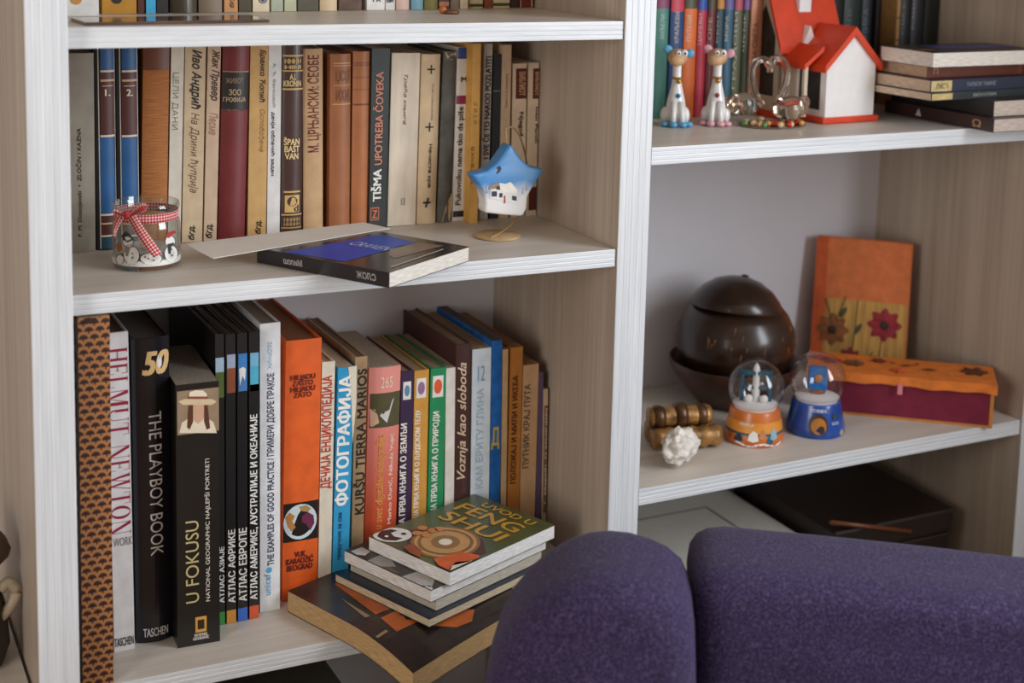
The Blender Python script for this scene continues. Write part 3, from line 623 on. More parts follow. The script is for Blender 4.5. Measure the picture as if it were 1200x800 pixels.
low('thick orange book with a globe on a black band', 330.0, 371.6, 334.8, 400.5, ORG, yd=0.13, depth=0.205, hard=0.003, rnd=0.001, rough=0.5, pages=(150, 92, 60), deco=[
    ('t', 'HILJADU\nZAŠTO\nHILJADU\nZATO', 'h', 340, 369, 438, 465, (112, 36, 24), 0.05), ('b', 588, 633, (32, 26, 24)), ('e', 331.8, 371, 590, 631, (206, 218, 222)),
    ('p', [(334, 606), (339, 600), (345, 604), (342, 610), (346, 617), (341, 622), (337, 616)], (190, 130, 70), 'emblem', 0.0003), ('p', [(353, 604), (360, 599), (367, 603), (368, 612), (363, 621), (358, 613), (353, 611)], (108, 44, 76), 'emblem', 0.0003),
    ('p', [(350, 593), (358, 591), (364, 595), (360, 599), (353, 598)], (170, 140, 80), 'emblem', 0.0003), ('t', 'VUK\nKARADŽIĆ\nBEOGRAD', 'h', 335, 367, 645, 667, (110, 36, 26), 0.05)])
low('cream book with a red Cyrillic title', 372.2, 387.8, 377.2, 425, (224, 214, 196), yd=0.13, depth=0.17, hard=0.002, pages=(196, 176, 146), deco=[('t', 'ДЕЧИЈА ЕНЦИКЛОПЕДИЈА', 'up', 376.5, 390, 440, 572, (190, 60, 40), 0.03)])
low('bright blue book with a bold white Cyrillic title', 388.4, 407.8, 396, 432, (56, 158, 208), yd=0.13, depth=0.165, rough=0.35, pages=(196, 176, 146), deco=[('t', 'ФОТОГРАФИЈА', 'up', 392.5, 410, 440, 592, (240, 240, 236), 0.04), ('t', 'приручник за све', 'up', 396, 401, 600, 655, (30, 60, 110), 0.02),
    ('p', [(408, 430), (418, 428), (417.5, 470), (413, 520), (411.5, 470)], (224, 214, 196), 'torn_strip')])
low('tan book with dark irregular capital lettering', 410.6, 425.0, 416.2, 419, (172, 140, 104), yd=0.145, depth=0.19, hard=0.001, pages=(120, 96, 74), deco=[('t', 'KURŠU TIERRA MARIOS', 'up', 415, 429, 432, 602, (48, 36, 30), 0.02)])
t = low('thick pink to red book with a small picture of a bird on its rounded spine', 425.6, 462.8, 432.2, 432, (226, 128, 112), yd=0.162, depth=0.165, rnd=0.004, rough=0.4, pages=(176, 158, 138), cover=ramp2((206, 84, 50), (232, 150, 140), 2, 0.08, 0.24), deco=[
    ('t', '265', 'h', 445, 459, 440, 453, (240, 214, 196), 0.0), ('r', 433, 468, 459, 499, (84, 80, 52), 'picture'), ('p', [(436, 478), (448, 484), (461, 464), (454, 487), (452, 494), (447, 489)], (206, 206, 206), 'picture'), ('p', [(433, 478), (441, 484), (443, 494), (436, 499), (433, 499)], (216, 172, 150), 'picture'),
    ('t', 'Kreni u svet digitalne fotografije', 'up', 438, 450, 508, 645, (216, 150, 76), 0.02, 0.2), ('t', 'Marko Đurić, Nikola Vujić', 'up', 453.5, 460, 506, 612, (240, 214, 196), 0.02)])
FB = [('dark purple book with a white square and small globe', 465.2, 480.4, 470, 436, (62, 42, 72), 'МОЈА ПРВА КЊИГА О ЗЕМЉИ', 468, 475.5, 496, 632, 447, 468, (90, 140, 176)),
      ('mustard book with a pale emblem and white title', 481.2, 498.4, 485.6, 435, (206, 150, 66), 'МОЈА ПРВА КЊИГА О ЉУДСКОМ ТЕЛУ', 485, 492.5, 480, 616, 443, 466, (150, 110, 150)),
      ('green book with a white square and red flower', 499.0, 517.4, 504.8, 432.5, (38, 138, 88), 'МОЈА ПРВА КЊИГА О ПРИРОДИ', 505.5, 514, 482, 612, 440, 465, (224, 92, 50))]
for lb, a, bb, ta, ty, c, tx, u0, u1, v0, v1, e0, e1, ec in FB:
    dx = (ta - a) * 0.86
    low(lb, a, bb, ta, ty, c, yd=0.162, depth=0.165, hard=0.002, rough=0.42, pages=(168, 146, 116), deco=[('t', tx, 'up', u0, u1, v0, v1, (238, 232, 222), 0.03), ('r', a + dx + 3, bb + dx - 3, e0, e1, (232, 228, 222)), ('e', a + dx + 4.5, bb + dx - 4.5, e0 + 4, e1 - 4, ec)])
low('narrow white book beside the green book', 520.2, 531.4, 522.6, 432, (226, 220, 212), yd=0.162, depth=0.165, pages=(190, 172, 146))
low('dark brown hardback with cream handwriting on its spine', 532.0, 549.4, 534.4, 404, (74, 44, 42), yd=0.162, depth=0.2, hard=0.002, rnd=0.002, rough=0.45, pages=(150, 122, 96), deco=[('t', 'Voznja kao sloboda', 'up', 535.5, 548, 424, 560, (226, 200, 170), 0.01, 0.35)])
low('pale blue white book numbered 12', 550.2, 572.2, 553.6, 410, (214, 224, 232), yd=0.162, depth=0.195, rough=0.4, pages=(176, 150, 118), deco=[('t', '12', 'h', 560, 568, 428, 446, (110, 160, 200), 0.0), ('t', 'КАМ ЕРИТУ ГЛИНА', 'up', 558, 566, 455, 572, (166, 192, 212), 0.02)])
low('cobalt blue book with a yellow letter', 572.8, 585.0, 576.4, 400, (30, 104, 184), yd=0.162, depth=0.2, rough=0.4, var=0.3, pages=(90, 84, 80), deco=[('t', 'Д', 'h', 575.5, 585, 500, 526, (196, 170, 74), 0.04)])
low('thin cream book between the cobalt and ochre books', 585.8, 592.6, 589, 410, (206, 172, 130), yd=0.162, depth=0.19, pages=(170, 140, 104))
low('ochre book with small dark capital lettering', 593.2, 607.2, 598.2, 408, (190, 122, 52), yd=0.162, depth=0.19, pages=(150, 110, 74), deco=[('t', 'ПОЛОЖАЈ И МИЛИ И ИКЕБА', 'up', 599, 605.5, 440, 566, (84, 48, 24), 0.03)])
low('tan book with a grey Cyrillic title near the upright panel', 607.8, 626.0, 613.6, 428.5, (204, 164, 122), yd=0.162, depth=0.17, pages=(160, 122, 88), deco=[('t', 'ПУТНИК КРАЈ ПУТА', 'up', 613, 620.5, 450, 548, (104, 84, 66), 0.02)])
low('slim purple book near the upright panel', 626.8, 633.0, 631.0, 437, (96, 76, 106), yd=0.162, depth=0.16, pages=(120, 100, 100))
low('shortest cream book, last of the row against the upright panel', 633.8, 639.8, 636.4, 456.5, (206, 178, 146), yd=0.162, depth=0.15, pages=(190, 160, 128), deco=[('r', 637, 642, 475, 600, (120, 92, 72)), ('t', 'Т. Марић  О књигама', 'up', 638, 641, 478, 592, (226, 208, 186), 0.03)])

# ================================================================== lying books
def flat_book(label, O, yaw, L1, L2, th, color, pages, spine='x0', hard=0.0, rough=0.45, name='book', group=None, bend=None, cover=None):
    """corner O, local x = L1, local y = L2; spine 'x0' / 'y0' / 'x1' / 'y1' names the bound side"""
    t = thing(name, label, 'book', O, (0, 0, yaw), group)
    ct = 0.0022 if hard else 0.0006; i = hard
    cm = cover or mat(color, rough, 0.1, 40, coat=0.15)
    def slab(nm, a, b, m):
        nx = 16 if bend else 1
        vs, fs = [], []
        for z in (a[2], b[2]):
            for q in range(nx + 1):
                for r in range(nx + 1):
                    x = a[0] + (b[0] - a[0]) * r / nx; y = a[1] + (b[1] - a[1]) * q / nx
                    vs.append((x, y, z + (bend(x, y) if bend else 0)))
        K = (nx + 1) ** 2; ix = lambda q, r: q * (nx + 1) + r
        for q in range(nx):
            for r in range(nx):
                f = (ix(q, r), ix(q, r + 1), ix(q + 1, r + 1), ix(q + 1, r)); fs.append(tuple(reversed(f))); fs.append(tuple(K + v for v in f))
        for k in range(nx):
            fs += [(ix(0, k), ix(0, k + 1), K + ix(0, k + 1), K + ix(0, k)), (ix(nx, k + 1), ix(nx, k), K + ix(nx, k), K + ix(nx, k + 1)),
                   (ix(k + 1, 0), ix(k, 0), K + ix(k, 0), K + ix(k + 1, 0)), (ix(k, nx), ix(k + 1, nx), K + ix(k + 1, nx), K + ix(k, nx))]
        return vs, fs, m, nm
    vs, fs = [], []
    def put(a, b):
        v, f, _, _ = slab('', a, b, None); k = len(vs); vs.extend(v); fs.extend([tuple(k + q for q in g) for g in f])
    put((0, 0, 0), (L1, L2, ct)); put((0, 0, th - ct), (L1, L2, th))
    sp = {'x0': ((0, 0, ct), (ct, L2, th - ct)), 'x1': ((L1 - ct, 0, ct), (L1, L2, th - ct)), 'y0': ((0, 0, ct), (L1, ct, th - ct)), 'y1': ((0, L2 - ct, ct), (L1, L2, th - ct))}[spine]
    put(*sp); mesh_obj('cover', vs, fs, cm, t)
    j = 0.0004 if not hard else i
    lo_ = [j, j, ct]; hi_ = [L1 - j, L2 - j, th - ct]
    if spine[1] == '0': lo_['xy'.index(spine[0])] = ct
    else: hi_['xy'.index(spine[0])] = (L1, L2)['xy'.index(spine[0])] - ct
    v, f, _, _ = slab('', lo_, hi_, None); mesh_obj('page_block', v, f, pages_mat(pages, 2), t)
    c, s = math.cos(yaw), math.sin(yaw)
    def loc(u, v):
        q = hz(u, v, O[2] + th)
        for _ in range(4 if bend else 0):
            dx, dy = q[0] - O[0], q[1] - O[1]; x, y = c * dx + s * dy, -s * dx + c * dy; q = hz(u, v, O[2] + th + bend(min(max(x, 0), L1), min(max(y, 0), L2)))
        dx, dy = q[0] - O[0], q[1] - O[1]; return min(max(c * dx + s * dy, 0.0006), L1 - 0.0006), min(max(-s * dx + c * dy, 0.0006), L2 - 0.0006)
    def f(k=1): return lambda x, y: (x, y, th + 0.0003 * k + (bend(x, y) if bend else 0))
    return t, loc, f

GS2 = None
# blue and black book lying on the middle shelf
O = hz(456, 337.5, 0.0003)
t, loc, f = flat_book('black and blue book lying askew over the edge of the middle shelf', O, 0.548, 0.155, 0.190, 0.0175, (36, 32, 36), (232, 226, 216), 'x0', rough=0.25)
blob('cover_panel', mat((16, 72, 190), 0.4, 0.15, 20), t, f(1), [loc(*p) for p in ((330, 296), (404, 306.5), (487, 284.5), (455, 276), (440, 276))])
blob('cover_panel', mat((120, 104, 92), 0.3, 0.4, 12), t, f(1), [loc(*p) for p in ((458, 291), (489, 284), (520, 288), (462, 303), (455, 299))])
letters('lettering', 'CRAVEN', mat((206, 220, 240), 0.4), t, f(2), 0.076, 0.094, 0.062, 0.118, 'down', 0.0, 0.3)
blob('cover_line', mat((200, 196, 190), 0.4), t, f(2), [loc(*p) for p in ((458, 313), (519, 292), (520, 292.7), (459, 313.8))])
for s, a, b in (('СЛОЖ', 0.018, 0.045), ('Милош', 0.122, 0.150)):
    letters('lettering', s, mat((206, 200, 196), 0.4), t, lambda x, z: (-0.0004, x, z), a, b, 0.005, 0.0125, 'h', 0.0, 0.2)
# envelope on it
A = [hz(*p, 0.0183) for p in ((217, 286), (250, 303), (457, 268), (426, 261))]
o_ = A[1]
bm = bmesh.new()
vv = [bm.verts.new((p[0] - o_[0], p[1] - o_[1], 0)) for p in A]; vt = [bm.verts.new((p[0] - o_[0], p[1] - o_[1], 0.0007)) for p in A]
bm.faces.new(vv); bm.faces.new(vt)
for k in range(4): bm.faces.new((vv[k], vv[(k + 1) % 4], vt[(k + 1) % 4], vt[k]))
e = bm_obj('envelope', bm, mat((232, 226, 218), 0.8, 0.03, 20)); e.location = o_; tag(e, 'blank white envelope lying across the black and blue book', 'envelope')

# stack of books on the lower shelf
GK = 'books stacked askew at the edge of the lower shelf'
Y4 = 0.374
def droop(O, yaw):
    c, s = math.cos(yaw), math.sin(yaw)
    return lambda x, y: -1.6 * max(0.0, 0.006 - (O[1] + s * x + c * y)) ** 2
tb = 0.027
O = hz(484, 787, S3 + tb - 0.018); O[2] = S3 + 0.0003
bd = droop(O, 0.36)
bk, loc, f = flat_book('large worn black and orange book drooping over the shelf edge under the stack', O, 0.36, 0.200, 0.222, tb, (40, 30, 27), (196, 160, 112), 'x1', hard=0.0, rough=0.35, bend=bd, group=GK, cover=mat((42, 32, 28), 0.35, 0.45, 40, coat=0.2))
ORB = mat((178, 92, 42), 0.4, 0.2, 40)
def dense(pts, n=6):
    out = []
    for a, b in zip(pts, pts[1:] + pts[:1]):
        out += [(a[0] + (b[0] - a[0]) * k / n, a[1] + (b[1] - a[1]) * k / n) for k in range(n)]
    return out
for pg in ([(392, 684), (418, 678), (466, 710), (440, 720)], [(446, 724), (472, 712), (490, 728), (465, 740)], [(507, 733), (520, 716), (556, 714), (553, 728), (535, 735)]):
    blob('cover_panel', ORB, bk, f(1), [loc(*p) for p in dense(pg)])
for pg in ([(398, 700), (404, 704), (434, 722), (428, 724)], [(440, 746), (452, 738), (455, 740), (443, 748)]):
    blob('scuff_mark', mat((150, 124, 92), 0.6), bk, f(2), [loc(*p) for p in pg])
z1 = S3 + tb + 0.0006
O = hz(503, 735, z1)
t, loc, f = flat_book('thin dark blue booklet with cream pages, second from the bottom of the stack', O, 0.37, 0.205, 0.165, 0.010, (30, 42, 62), (206, 188, 156), 'x1', rough=0.3, group=GK)
z2 = z1 + 0.0102
O = hz(511, 716, z2)
t, loc, f = flat_book('paperback with greyish pages, middle of the stack', O, 0.375, 0.188, 0.150, 0.014, (60, 58, 58), (196, 186, 170), 'x1', group=GK)
z3 = z2 + 0.0142
O = hz(505, 706, z3)
t, loc, f = flat_book('white paged book with a black and white photo cover, under the green book', O, 0.372, 0.204, 0.152, 0.015, (52, 46, 46), (236, 232, 228), 'x1', group=GK)
for pg, c in (([(411, 646), (424, 641), (434, 646), (428, 651), (418, 650)], (200, 196, 192)), ([(428, 658), (446, 650), (460, 657), (464, 664), (446, 664)], (150, 146, 142)), ([(470, 676), (488, 670), (510, 678), (506, 688), (488, 688)], (176, 172, 168)), ([(440, 666), (456, 664), (470, 672), (458, 674)], (96, 76, 64)), ([(492, 690), (504, 686), (512, 692), (503, 696)], (206, 202, 198))):
    blob('cover_photo', mat(c, 0.4), t, f(1), [loc(*p) for p in pg])
z4 = z3 + 0.0152
O = hz(527, 687, z4)
t, loc, f = flat_book('olive green book with gold title, yin-yang and compass, on top of the stack', O, Y4, 0.188, 0.140, 0.0175, (70, 76, 44), (240, 238, 236), 'x1', group=GK, cover=mat((78, 84, 50), 0.3, 0.25, 24, coat=0.2))
GD = (202, 152, 56)
for s, x0, x1, y0, y1 in (('UVOD U', 0.164, 0.178, 0.020, 0.108), ('FENG', 0.132, 0.158, 0.020, 0.126), ('SHUI', 0.098, 0.125, 0.018, 0.122)):
    letters('lettering', s, mat(GD, 0.35, 0.1), t, f(2), x0, x1, y0, y1, 'down', 0.015)
blob('cover_panel', mat((84, 44, 40), 0.35, 0.2), t, f(1), [loc(*p) for p in ((470, 622), (530, 617), (566, 632), (570, 648), (545, 656), (500, 648), (478, 636))])
def topell(cx, cy, rx, ry, n=28): return [loc(cx + rx * math.cos(2 * math.pi * k / n), cy + ry * math.sin(2 * math.pi * k / n)) for k in range(n)]
for k, (rx, ry, c) in enumerate(((41, 19, (150, 102, 60)), (37, 17, (206, 160, 104)), (33, 15, (140, 96, 58)), (29, 13, (196, 150, 96)), (17, 8, (150, 106, 62)), (8, 3.8, (236, 226, 206)))):
    blob('compass_print', mat(c, 0.4, 0.1), t, f(2 + 0.6 * k), topell(522, 636, rx, ry))
blob('yin_yang_print', mat((236, 232, 228), 0.35), t, f(2), topell(460, 627, 23, 8.5))
blob('yin_yang_print', mat((34, 30, 30), 0.35), t, f(2.6), [loc(*p) for p in ((446, 622), (458, 620.5), (466, 622), (458, 625), (462, 629), (472, 631), (464, 634), (450, 633), (442, 629), (444, 625))])
blob('yin_yang_print', mat((34, 30, 30), 0.35), t, f(3), topell(473, 626, 3.2, 1.4)); blob('yin_yang_print', mat((236, 232, 228), 0.35), t, f(3.4), topell(453, 629, 2.4, 1.1))
for cx, cy in ((495, 620), (507, 623), (489, 626), (500, 628), (515, 621)): blob('coin_print', mat((206, 132, 82), 0.4, 0.2), t, f(6.4), topell(cx, cy, 6, 2.6))
for pg, c in (([(508, 656), (540, 648), (562, 652), (568, 658), (548, 660), (530, 664), (524, 676), (516, 672), (514, 664)], (214, 92, 36)), ([(526, 668), (534, 660), (556, 659), (550, 668), (530, 676)], (232, 226, 220)), ([(472, 642), (484, 638), (494, 646), (490, 656), (478, 650)], (150, 70, 40))):
    blob('cover_panel', mat(c, 0.35, 0.15), t, f(6), [loc(*p) for p in pg])

# flat magazine and small brown ring on the top shelf
A = [hz(*p, S1 + 0.004) for p in ((100, 25.6), (320, 22.0), (290, 16.4), (82, 18.6))]
ya = math.atan2(A[1][1] - A[0][1], A[1][0] - A[0][0])
t, loc, f = flat_book('thin glossy brown magazine lying on the top shelf', (A[0][0], A[0][1] - 0.0, S1 + 0.0003), ya, 0.20, 0.066, 0.0032, (84, 60, 52), (206, 190, 176), 'y0', rough=0.12, name='magazine', cover=mat((92, 70, 60), 0.12, 0.5, 18, coat=0.5))
c = hz(529, 16.5, S1)
t = thing('trinket', 'small brown curled trinket lying before the books on the top shelf', 'trinket', c)
tube('ring', [(0.008 * math.cos(a), 0.006 * math.sin(a), 0.0026) for a in np.linspace(0, 6.28, 20)], 0.0024, mat((110, 66, 40), 0.4), t)
ellipsoid('bead', (-0.010, 0.004, 0.005), (0.005, 0.005, 0.005), mat((196, 110, 60), 0.4), t, 12)

# ================================================================== jar with ribbon
jc = hz(172, 310, 0.0); jr = 0.0378
t = thing('candle_jar', 'glass candle jar painted with snowmen and tied with a red gingham ribbon', 'jar', (jc[0], jc[1], 0.0003))
prof = [(0.0, 0.0), (0.033, 0.0), (0.0365, 0.002), (jr, 0.007), (jr, 0.046), (0.0372, 0.051), (0.0352, 0.056), (0.0350, 0.064), (0.0368, 0.067), (0.0372, 0.071), (0.0362, 0.0735), (0.0350, 0.073),
        (0.0338, 0.066), (0.0335, 0.058), (0.0355, 0.049), (0.0358, 0.008), (0.032, 0.006), (0.0, 0.006)]
lathe('glass_body', prof, thin_glass((0.93, 0.95, 0.94), 1.45), t, 48)
lathe('candle_wax', [(0.0, 0.0065), (0.031, 0.0065), (0.0345, 0.010), (0.0345, 0.020), (0.0, 0.0195)], mat((206, 196, 184), 0.6, 0.05), t, 36)
def cyl(u, v, r):
    d = ray(u, v); ox, oy = CAM[0] - jc[0], CAM[1] - jc[1]
    a = d[0] ** 2 + d[1] ** 2; b = ox * d[0] + oy * d[1]; cc = ox * ox + oy * oy - r * r; q = b * b - a * cc
    s = (-b - math.sqrt(max(q, 0))) / a; p = CAM + d * s; return (p[0] - jc[0], p[1] - jc[1], p[2] - 0.0003)
def cyl_blob(name, pts, m, r=jr + 0.0003): return mesh_obj(name, [cyl(*p, r) for p in pts], [tuple(range(len(pts)))], m, t)
def ring_px(name, cx, cy, rx, ry, m, r=jr + 0.0003): return cyl_blob(name, [(cx + rx * math.cos(q), cy + ry * math.sin(q)) for q in np.linspace(0, 6.283, 21)[:-1]], m, r)
WHT = mat((238, 236, 234), 0.5, 0.04); DRK = mat((50, 46, 46), 0.5); RED = mat((176, 44, 48), 0.5, 0.1); GRY = mat((140, 134, 128), 0.5)
def outline(cx, cy, rx, ry): ring_px('painted_outline', cx, cy, rx + 0.9, ry + 0.9, DRK, jr + 0.0002); ring_px('painted_snowman', cx, cy, rx, ry, WHT, jr + 0.0005)
lathe('painted_snow', [(jr + 0.0002, 0.0065), (jr + 0.0002, 0.0125)], WHT, t, 48)
outline(140.5, 304, 4.2, 5.5); outline(154, 299, 9, 10.5); outline(177, 303, 12.5, 6.5); outline(200.5, 297, 7.5, 9.5)
outline(150, 283, 6, 6); outline(199.5, 283, 5.5, 6.5)
cyl_blob('painted_hat', [(142, 276), (147, 271), (154, 276), (156, 281), (149, 284), (144, 281)], DRK, jr + 0.0008); cyl_blob('painted_hat', [(146, 277.5), (153, 278.5), (154, 280.5), (147, 280)], WHT, jr + 0.0010)
cyl_blob('painted_hat', [(194.5, 277), (197, 272), (205, 269.5), (206, 273), (202, 275), (198, 279)], RED, jr + 0.0008)
cyl_blob('painted_scarf', [(146, 288), (156, 286), (158, 289), (152, 291), (150, 300), (147, 300)], GRY, jr + 0.0008); cyl_blob('painted_scarf', [(196, 286), (204, 284), (204, 287), (201, 289), (200, 298), (197.5, 297)], DRK, jr + 0.0008)
for q in ((155, 297), (155, 302), (174, 303), (180, 305), (201, 292), (202, 299), (170, 301)): ring_px('painted_button', q[0], q[1], 1.0, 1.0, DRK, jr + 0.0011)
cyl_blob('painted_patch', [(137, 285), (142, 284), (144, 292), (139, 296), (136.5, 292)], mat((160, 100, 62), 0.6), jr + 0.0003)
def gingham():
    m, nt, p, L = base_mat('gingham_ribbon')
    uv = nt.nodes.new('ShaderNodeUVMap'); sx = nt.nodes.new('ShaderNodeSeparateXYZ'); L.new(uv.outputs[0], sx.inputs[0]); outs = []
    for k in (0, 1):
        a = nt.nodes.new('ShaderNodeMath'); a.operation = 'FRACT'; L.new(sx.outputs[k], a.inputs[0])
        b = nt.nodes.new('ShaderNodeMath'); b.operation = 'GREATER_THAN'; b.inputs[1].default_value = 0.5; L.new(a.outputs[0], b.inputs[0]); outs.append(b)
    s = nt.nodes.new('ShaderNodeMath'); s.operation = 'ADD'; L.new(outs[0].outputs[0], s.inputs[0]); L.new(outs[1].outputs[0], s.inputs[1])
    h = nt.nodes.new('ShaderNodeMath'); h.operation = 'MULTIPLY'; h.inputs[1].default_value = 0.5; L.new(s.outputs[0], h.inputs[0])
    rp = nt.nodes.new('ShaderNodeValToRGB'); rp.color_ramp.elements[0].color = lin((240, 228, 224)); rp.color_ramp.elements[1].color = lin((176, 28, 40))
    e = rp.color_ramp.elements.new(0.5); e.color = lin((214, 96, 100)); L.new(h.outputs[0], rp.inputs[0]); L.new(rp.outputs[0], p.inputs['Base Color']); p.inputs['Roughness'].default_value = 0.8
    return m
GING = gingham(); CHK = 0.0034
def ribbon(name, left, right, closed=False):
    n = len(left); vs = list(left) + list(right); fs = [(k, k + 1, n + k + 1, n + k) for k in range(n - 1)]
    if closed: fs.append((n - 1, 0, n, 2 * n - 1))
    o = mesh_obj(name, vs, fs, GING, t, True); uvl = o.data.uv_layers.new(name='UVMap')
    L = [0.0]
    for k in range(1, n + 1): L.append(L[-1] + np.linalg.norm(np.array(left[k % n]) - np.array(left[k - 1])))
    W_ = np.linalg.norm(np.array(left[0]) - np.array(right[0]))
    for poly, fc in zip(o.data.polygons, range(len(fs))):
        for li, vi in zip(poly.loop_indices, fs[fc]):
            k = vi % n; a = L[n] if (closed and fc == n - 1 and k == 0) else L[k]
            uvl.data[li].uv = (a / CHK, (0 if vi < n else W_) / CHK + 0.25)
    md = o.modifiers.new('thickness', 'SOLIDIFY'); md.thickness = 0.0004; return o
na = 48
ribbon('ribbon_band', [(0.0357 * math.cos(q), 0.0357 * math.sin(q), 0.0545) for q in np.linspace(0, 2 * math.pi, na + 1)[:-1]], [(0.0357 * math.cos(q), 0.0357 * math.sin(q), 0.0645) for q in np.linspace(0, 2 * math.pi, na + 1)[:-1]], True)
def px_strip(name, a, b, r): ribbon(name, [cyl(*p, r + k * 0.0006) for k, p in enumerate(spline(a, 5))], [cyl(*p, r + k * 0.0006) for k, p in enumerate(spline(b, 5))])
px_strip('ribbon_tail', [(148, 254), (158, 272), (170, 290), (180, 302)], [(157, 249), (168, 266), (180, 283), (190, 297)], jr + 0.001)
px_strip('ribbon_tail', [(147, 252), (141, 262), (137, 270), (134.5, 279)], [(141, 247), (135, 255), (133, 263), (132.5, 270)], jr + 0.0012)
px_strip('bow_loop', [(150, 252), (158, 244), (166, 238), (173, 240)], [(152, 254), (162, 251), (170, 247), (173, 242)], jr + 0.0015)
px_strip('bow_loop', [(148, 252), (141, 248), (135, 245), (132, 248)], [(147, 255), (141, 254), (135, 252), (132, 250)], jr + 0.0012)
k = cyl(149, 251, jr + 0.003); ellipsoid('bow_knot', k, (0.0042, 0.003, 0.0045), mat((196, 60, 64), 0.8, 0.3, 300), t, 12)

# ================================================================== star on its stand
sc = hz(583, 277.3, 0.0)
t = thing('ornament_stand', 'round tan base with a bent wire hook holding the star', 'stand', (sc[0], sc[1], 0.0003))
lathe('base', [(0.0, 0.0), (0.0285, 0.0), (0.0295, 0.001), (0.0295, 0.0022), (0.0285, 0.0030), (0.0, 0.0030)], mat((196, 166, 126), 0.5, 0.15, 90, bump=0.1), t, 40)
ys = sc[1]
def wpt(u, v, y): p = hy(u, v, y); return (p[0] - sc[0], p[1] - sc[1], p[2])
b0 = hz(575, 278.5, 0.003)
wp = [(b0[0] - sc[0], b0[1] - sc[1], 0.003), wpt(589, 271, ys + 0.006), wpt(603, 259, ys + 0.024), wpt(613, 245, ys + 0.038), wpt(618, 222, ys + 0.042), wpt(617, 190, ys + 0.036), wpt(611, 165, ys + 0.024), wpt(604, 152, ys + 0.012), wpt(597, 149, ys + 0.006), wpt(592, 152, ys + 0.002)]
tube('hook_wire', spline(wp, 6), 0.0013, mat((178, 142, 92), 0.4, 0.1), t, 8)
tip = hy(592, 152, ys + 0.002)
sy = ys + 0.002
SP = [(594, 167), (606, 184), (616, 193), (634, 197), (621, 216), (614, 229), (613, 243), (608, 251.5), (586, 250), (564, 247.5), (565, 236), (562, 221), (549, 203), (566, 199), (578, 190)]
pts = [hy(u, v, sy) for u, v in SP]
sb = hy(587, 250, sy)
st = thing('hanging_star', 'blue and white ceramic star painted with a snowy house, hanging from the wire hook', 'ornament', (sb[0], sb[1], sb[2]))
loc_pts = [(p[0] - sb[0], p[2] - sb[2]) for p in pts]
def smooth2(p, n=4):
    q = [p[-1]] + list(p) + [p[0], p[1]]; out = []
    for i in range(1, len(q) - 2):
        for k in range(n):
            s_ = k / n; a, b, c_, d_ = [np.array(q[i + j], float) for j in (-1, 0, 1, 2)]
            out.append(0.5 * ((2 * b) + (c_ - a) * s_ * 0.6 + (2 * a * 0.6 + (-6 + 0.2) * b * 1 + (6 - 0.8) * c_ * 1 - 0.6 * d_ + 0 * a) * 0 + (c_ - b) * 2 * (3 * s_ * s_ - 2 * s_ ** 3) * 0.7 + (c_ - b) * 2 * s_ * 0.0) if False else b + (c_ - b) * s_)
    return out
extrude_poly('body', smooth2(loc_pts, 2), -0.011, 0.013, ramp2((232, 230, 230), (76, 140, 200), 2, 0.030, 0.052, 0.35, wob=0.02, name='star_glaze'), st, 0.0035, 4)
def sf(k=0): return lambda x, z: (x, -0.0113 - 0.0003 * k, z)
def spx(*pp): return [(hy(u, v, sy - 0.0113)[0] - sb[0], hy(u, v, sy - 0.0113)[2] - sb[2]) for u, v in pp]
for pp, c, k in (([(575, 221), (584, 214), (597, 216), (606, 222), (607, 239), (590, 236), (574, 232)], (226, 224, 222), 1), ([(571, 222), (577, 216), (585, 213), (585, 220), (574, 222)], (150, 126, 108), 2), ([(584, 219), (598, 213), (606, 222), (606, 226), (590, 225)], (236, 232, 222), 2),
                 ([(576, 224), (582, 224), (582, 230), (576, 230)], (40, 44, 70), 3), ([(585, 226), (588.5, 226), (588.5, 231), (585, 231)], (40, 44, 70), 3), ([(600, 229), (605, 230), (605, 235), (600, 234)], (40, 44, 70), 3), ([(590.5, 229), (592, 229), (592, 238), (590.5, 238)], (176, 60, 60), 3),
                 ([(581, 219), (585, 217), (586, 222), (582, 222)], (60, 48, 44), 3), ([(582, 196), (586, 194), (587.5, 198), (585, 202), (581.5, 204), (584, 199)], (60, 40, 34), 2)):
    blob('painted_house' if k < 3 else 'painted_window', mat(c, 0.4), st, sf(k), spx(*pp))
for cx, cz, h in ((0.030, 0.030, 0.012), (-0.026, 0.030, 0.010), (0.024, 0.026, 0.008)): tube('painted_tree', [(cx, -0.0116, cz), (cx + 0.001, -0.0116, cz + h)], [0.0012, 0.0004], mat((200, 196, 196), 0.5), st, 6)
top_ = hy(594, 167.5, sy)
tube('hanging_thread', [(top_[0] - sb[0], top_[1] - sb[1], top_[2] - sb[2] - 0.003), (tip[0] - sb[0] + 0.001, tip[1] - sb[1], tip[2] - sb[2])], 0.0007, mat((196, 170, 130), 0.7), st, 6)

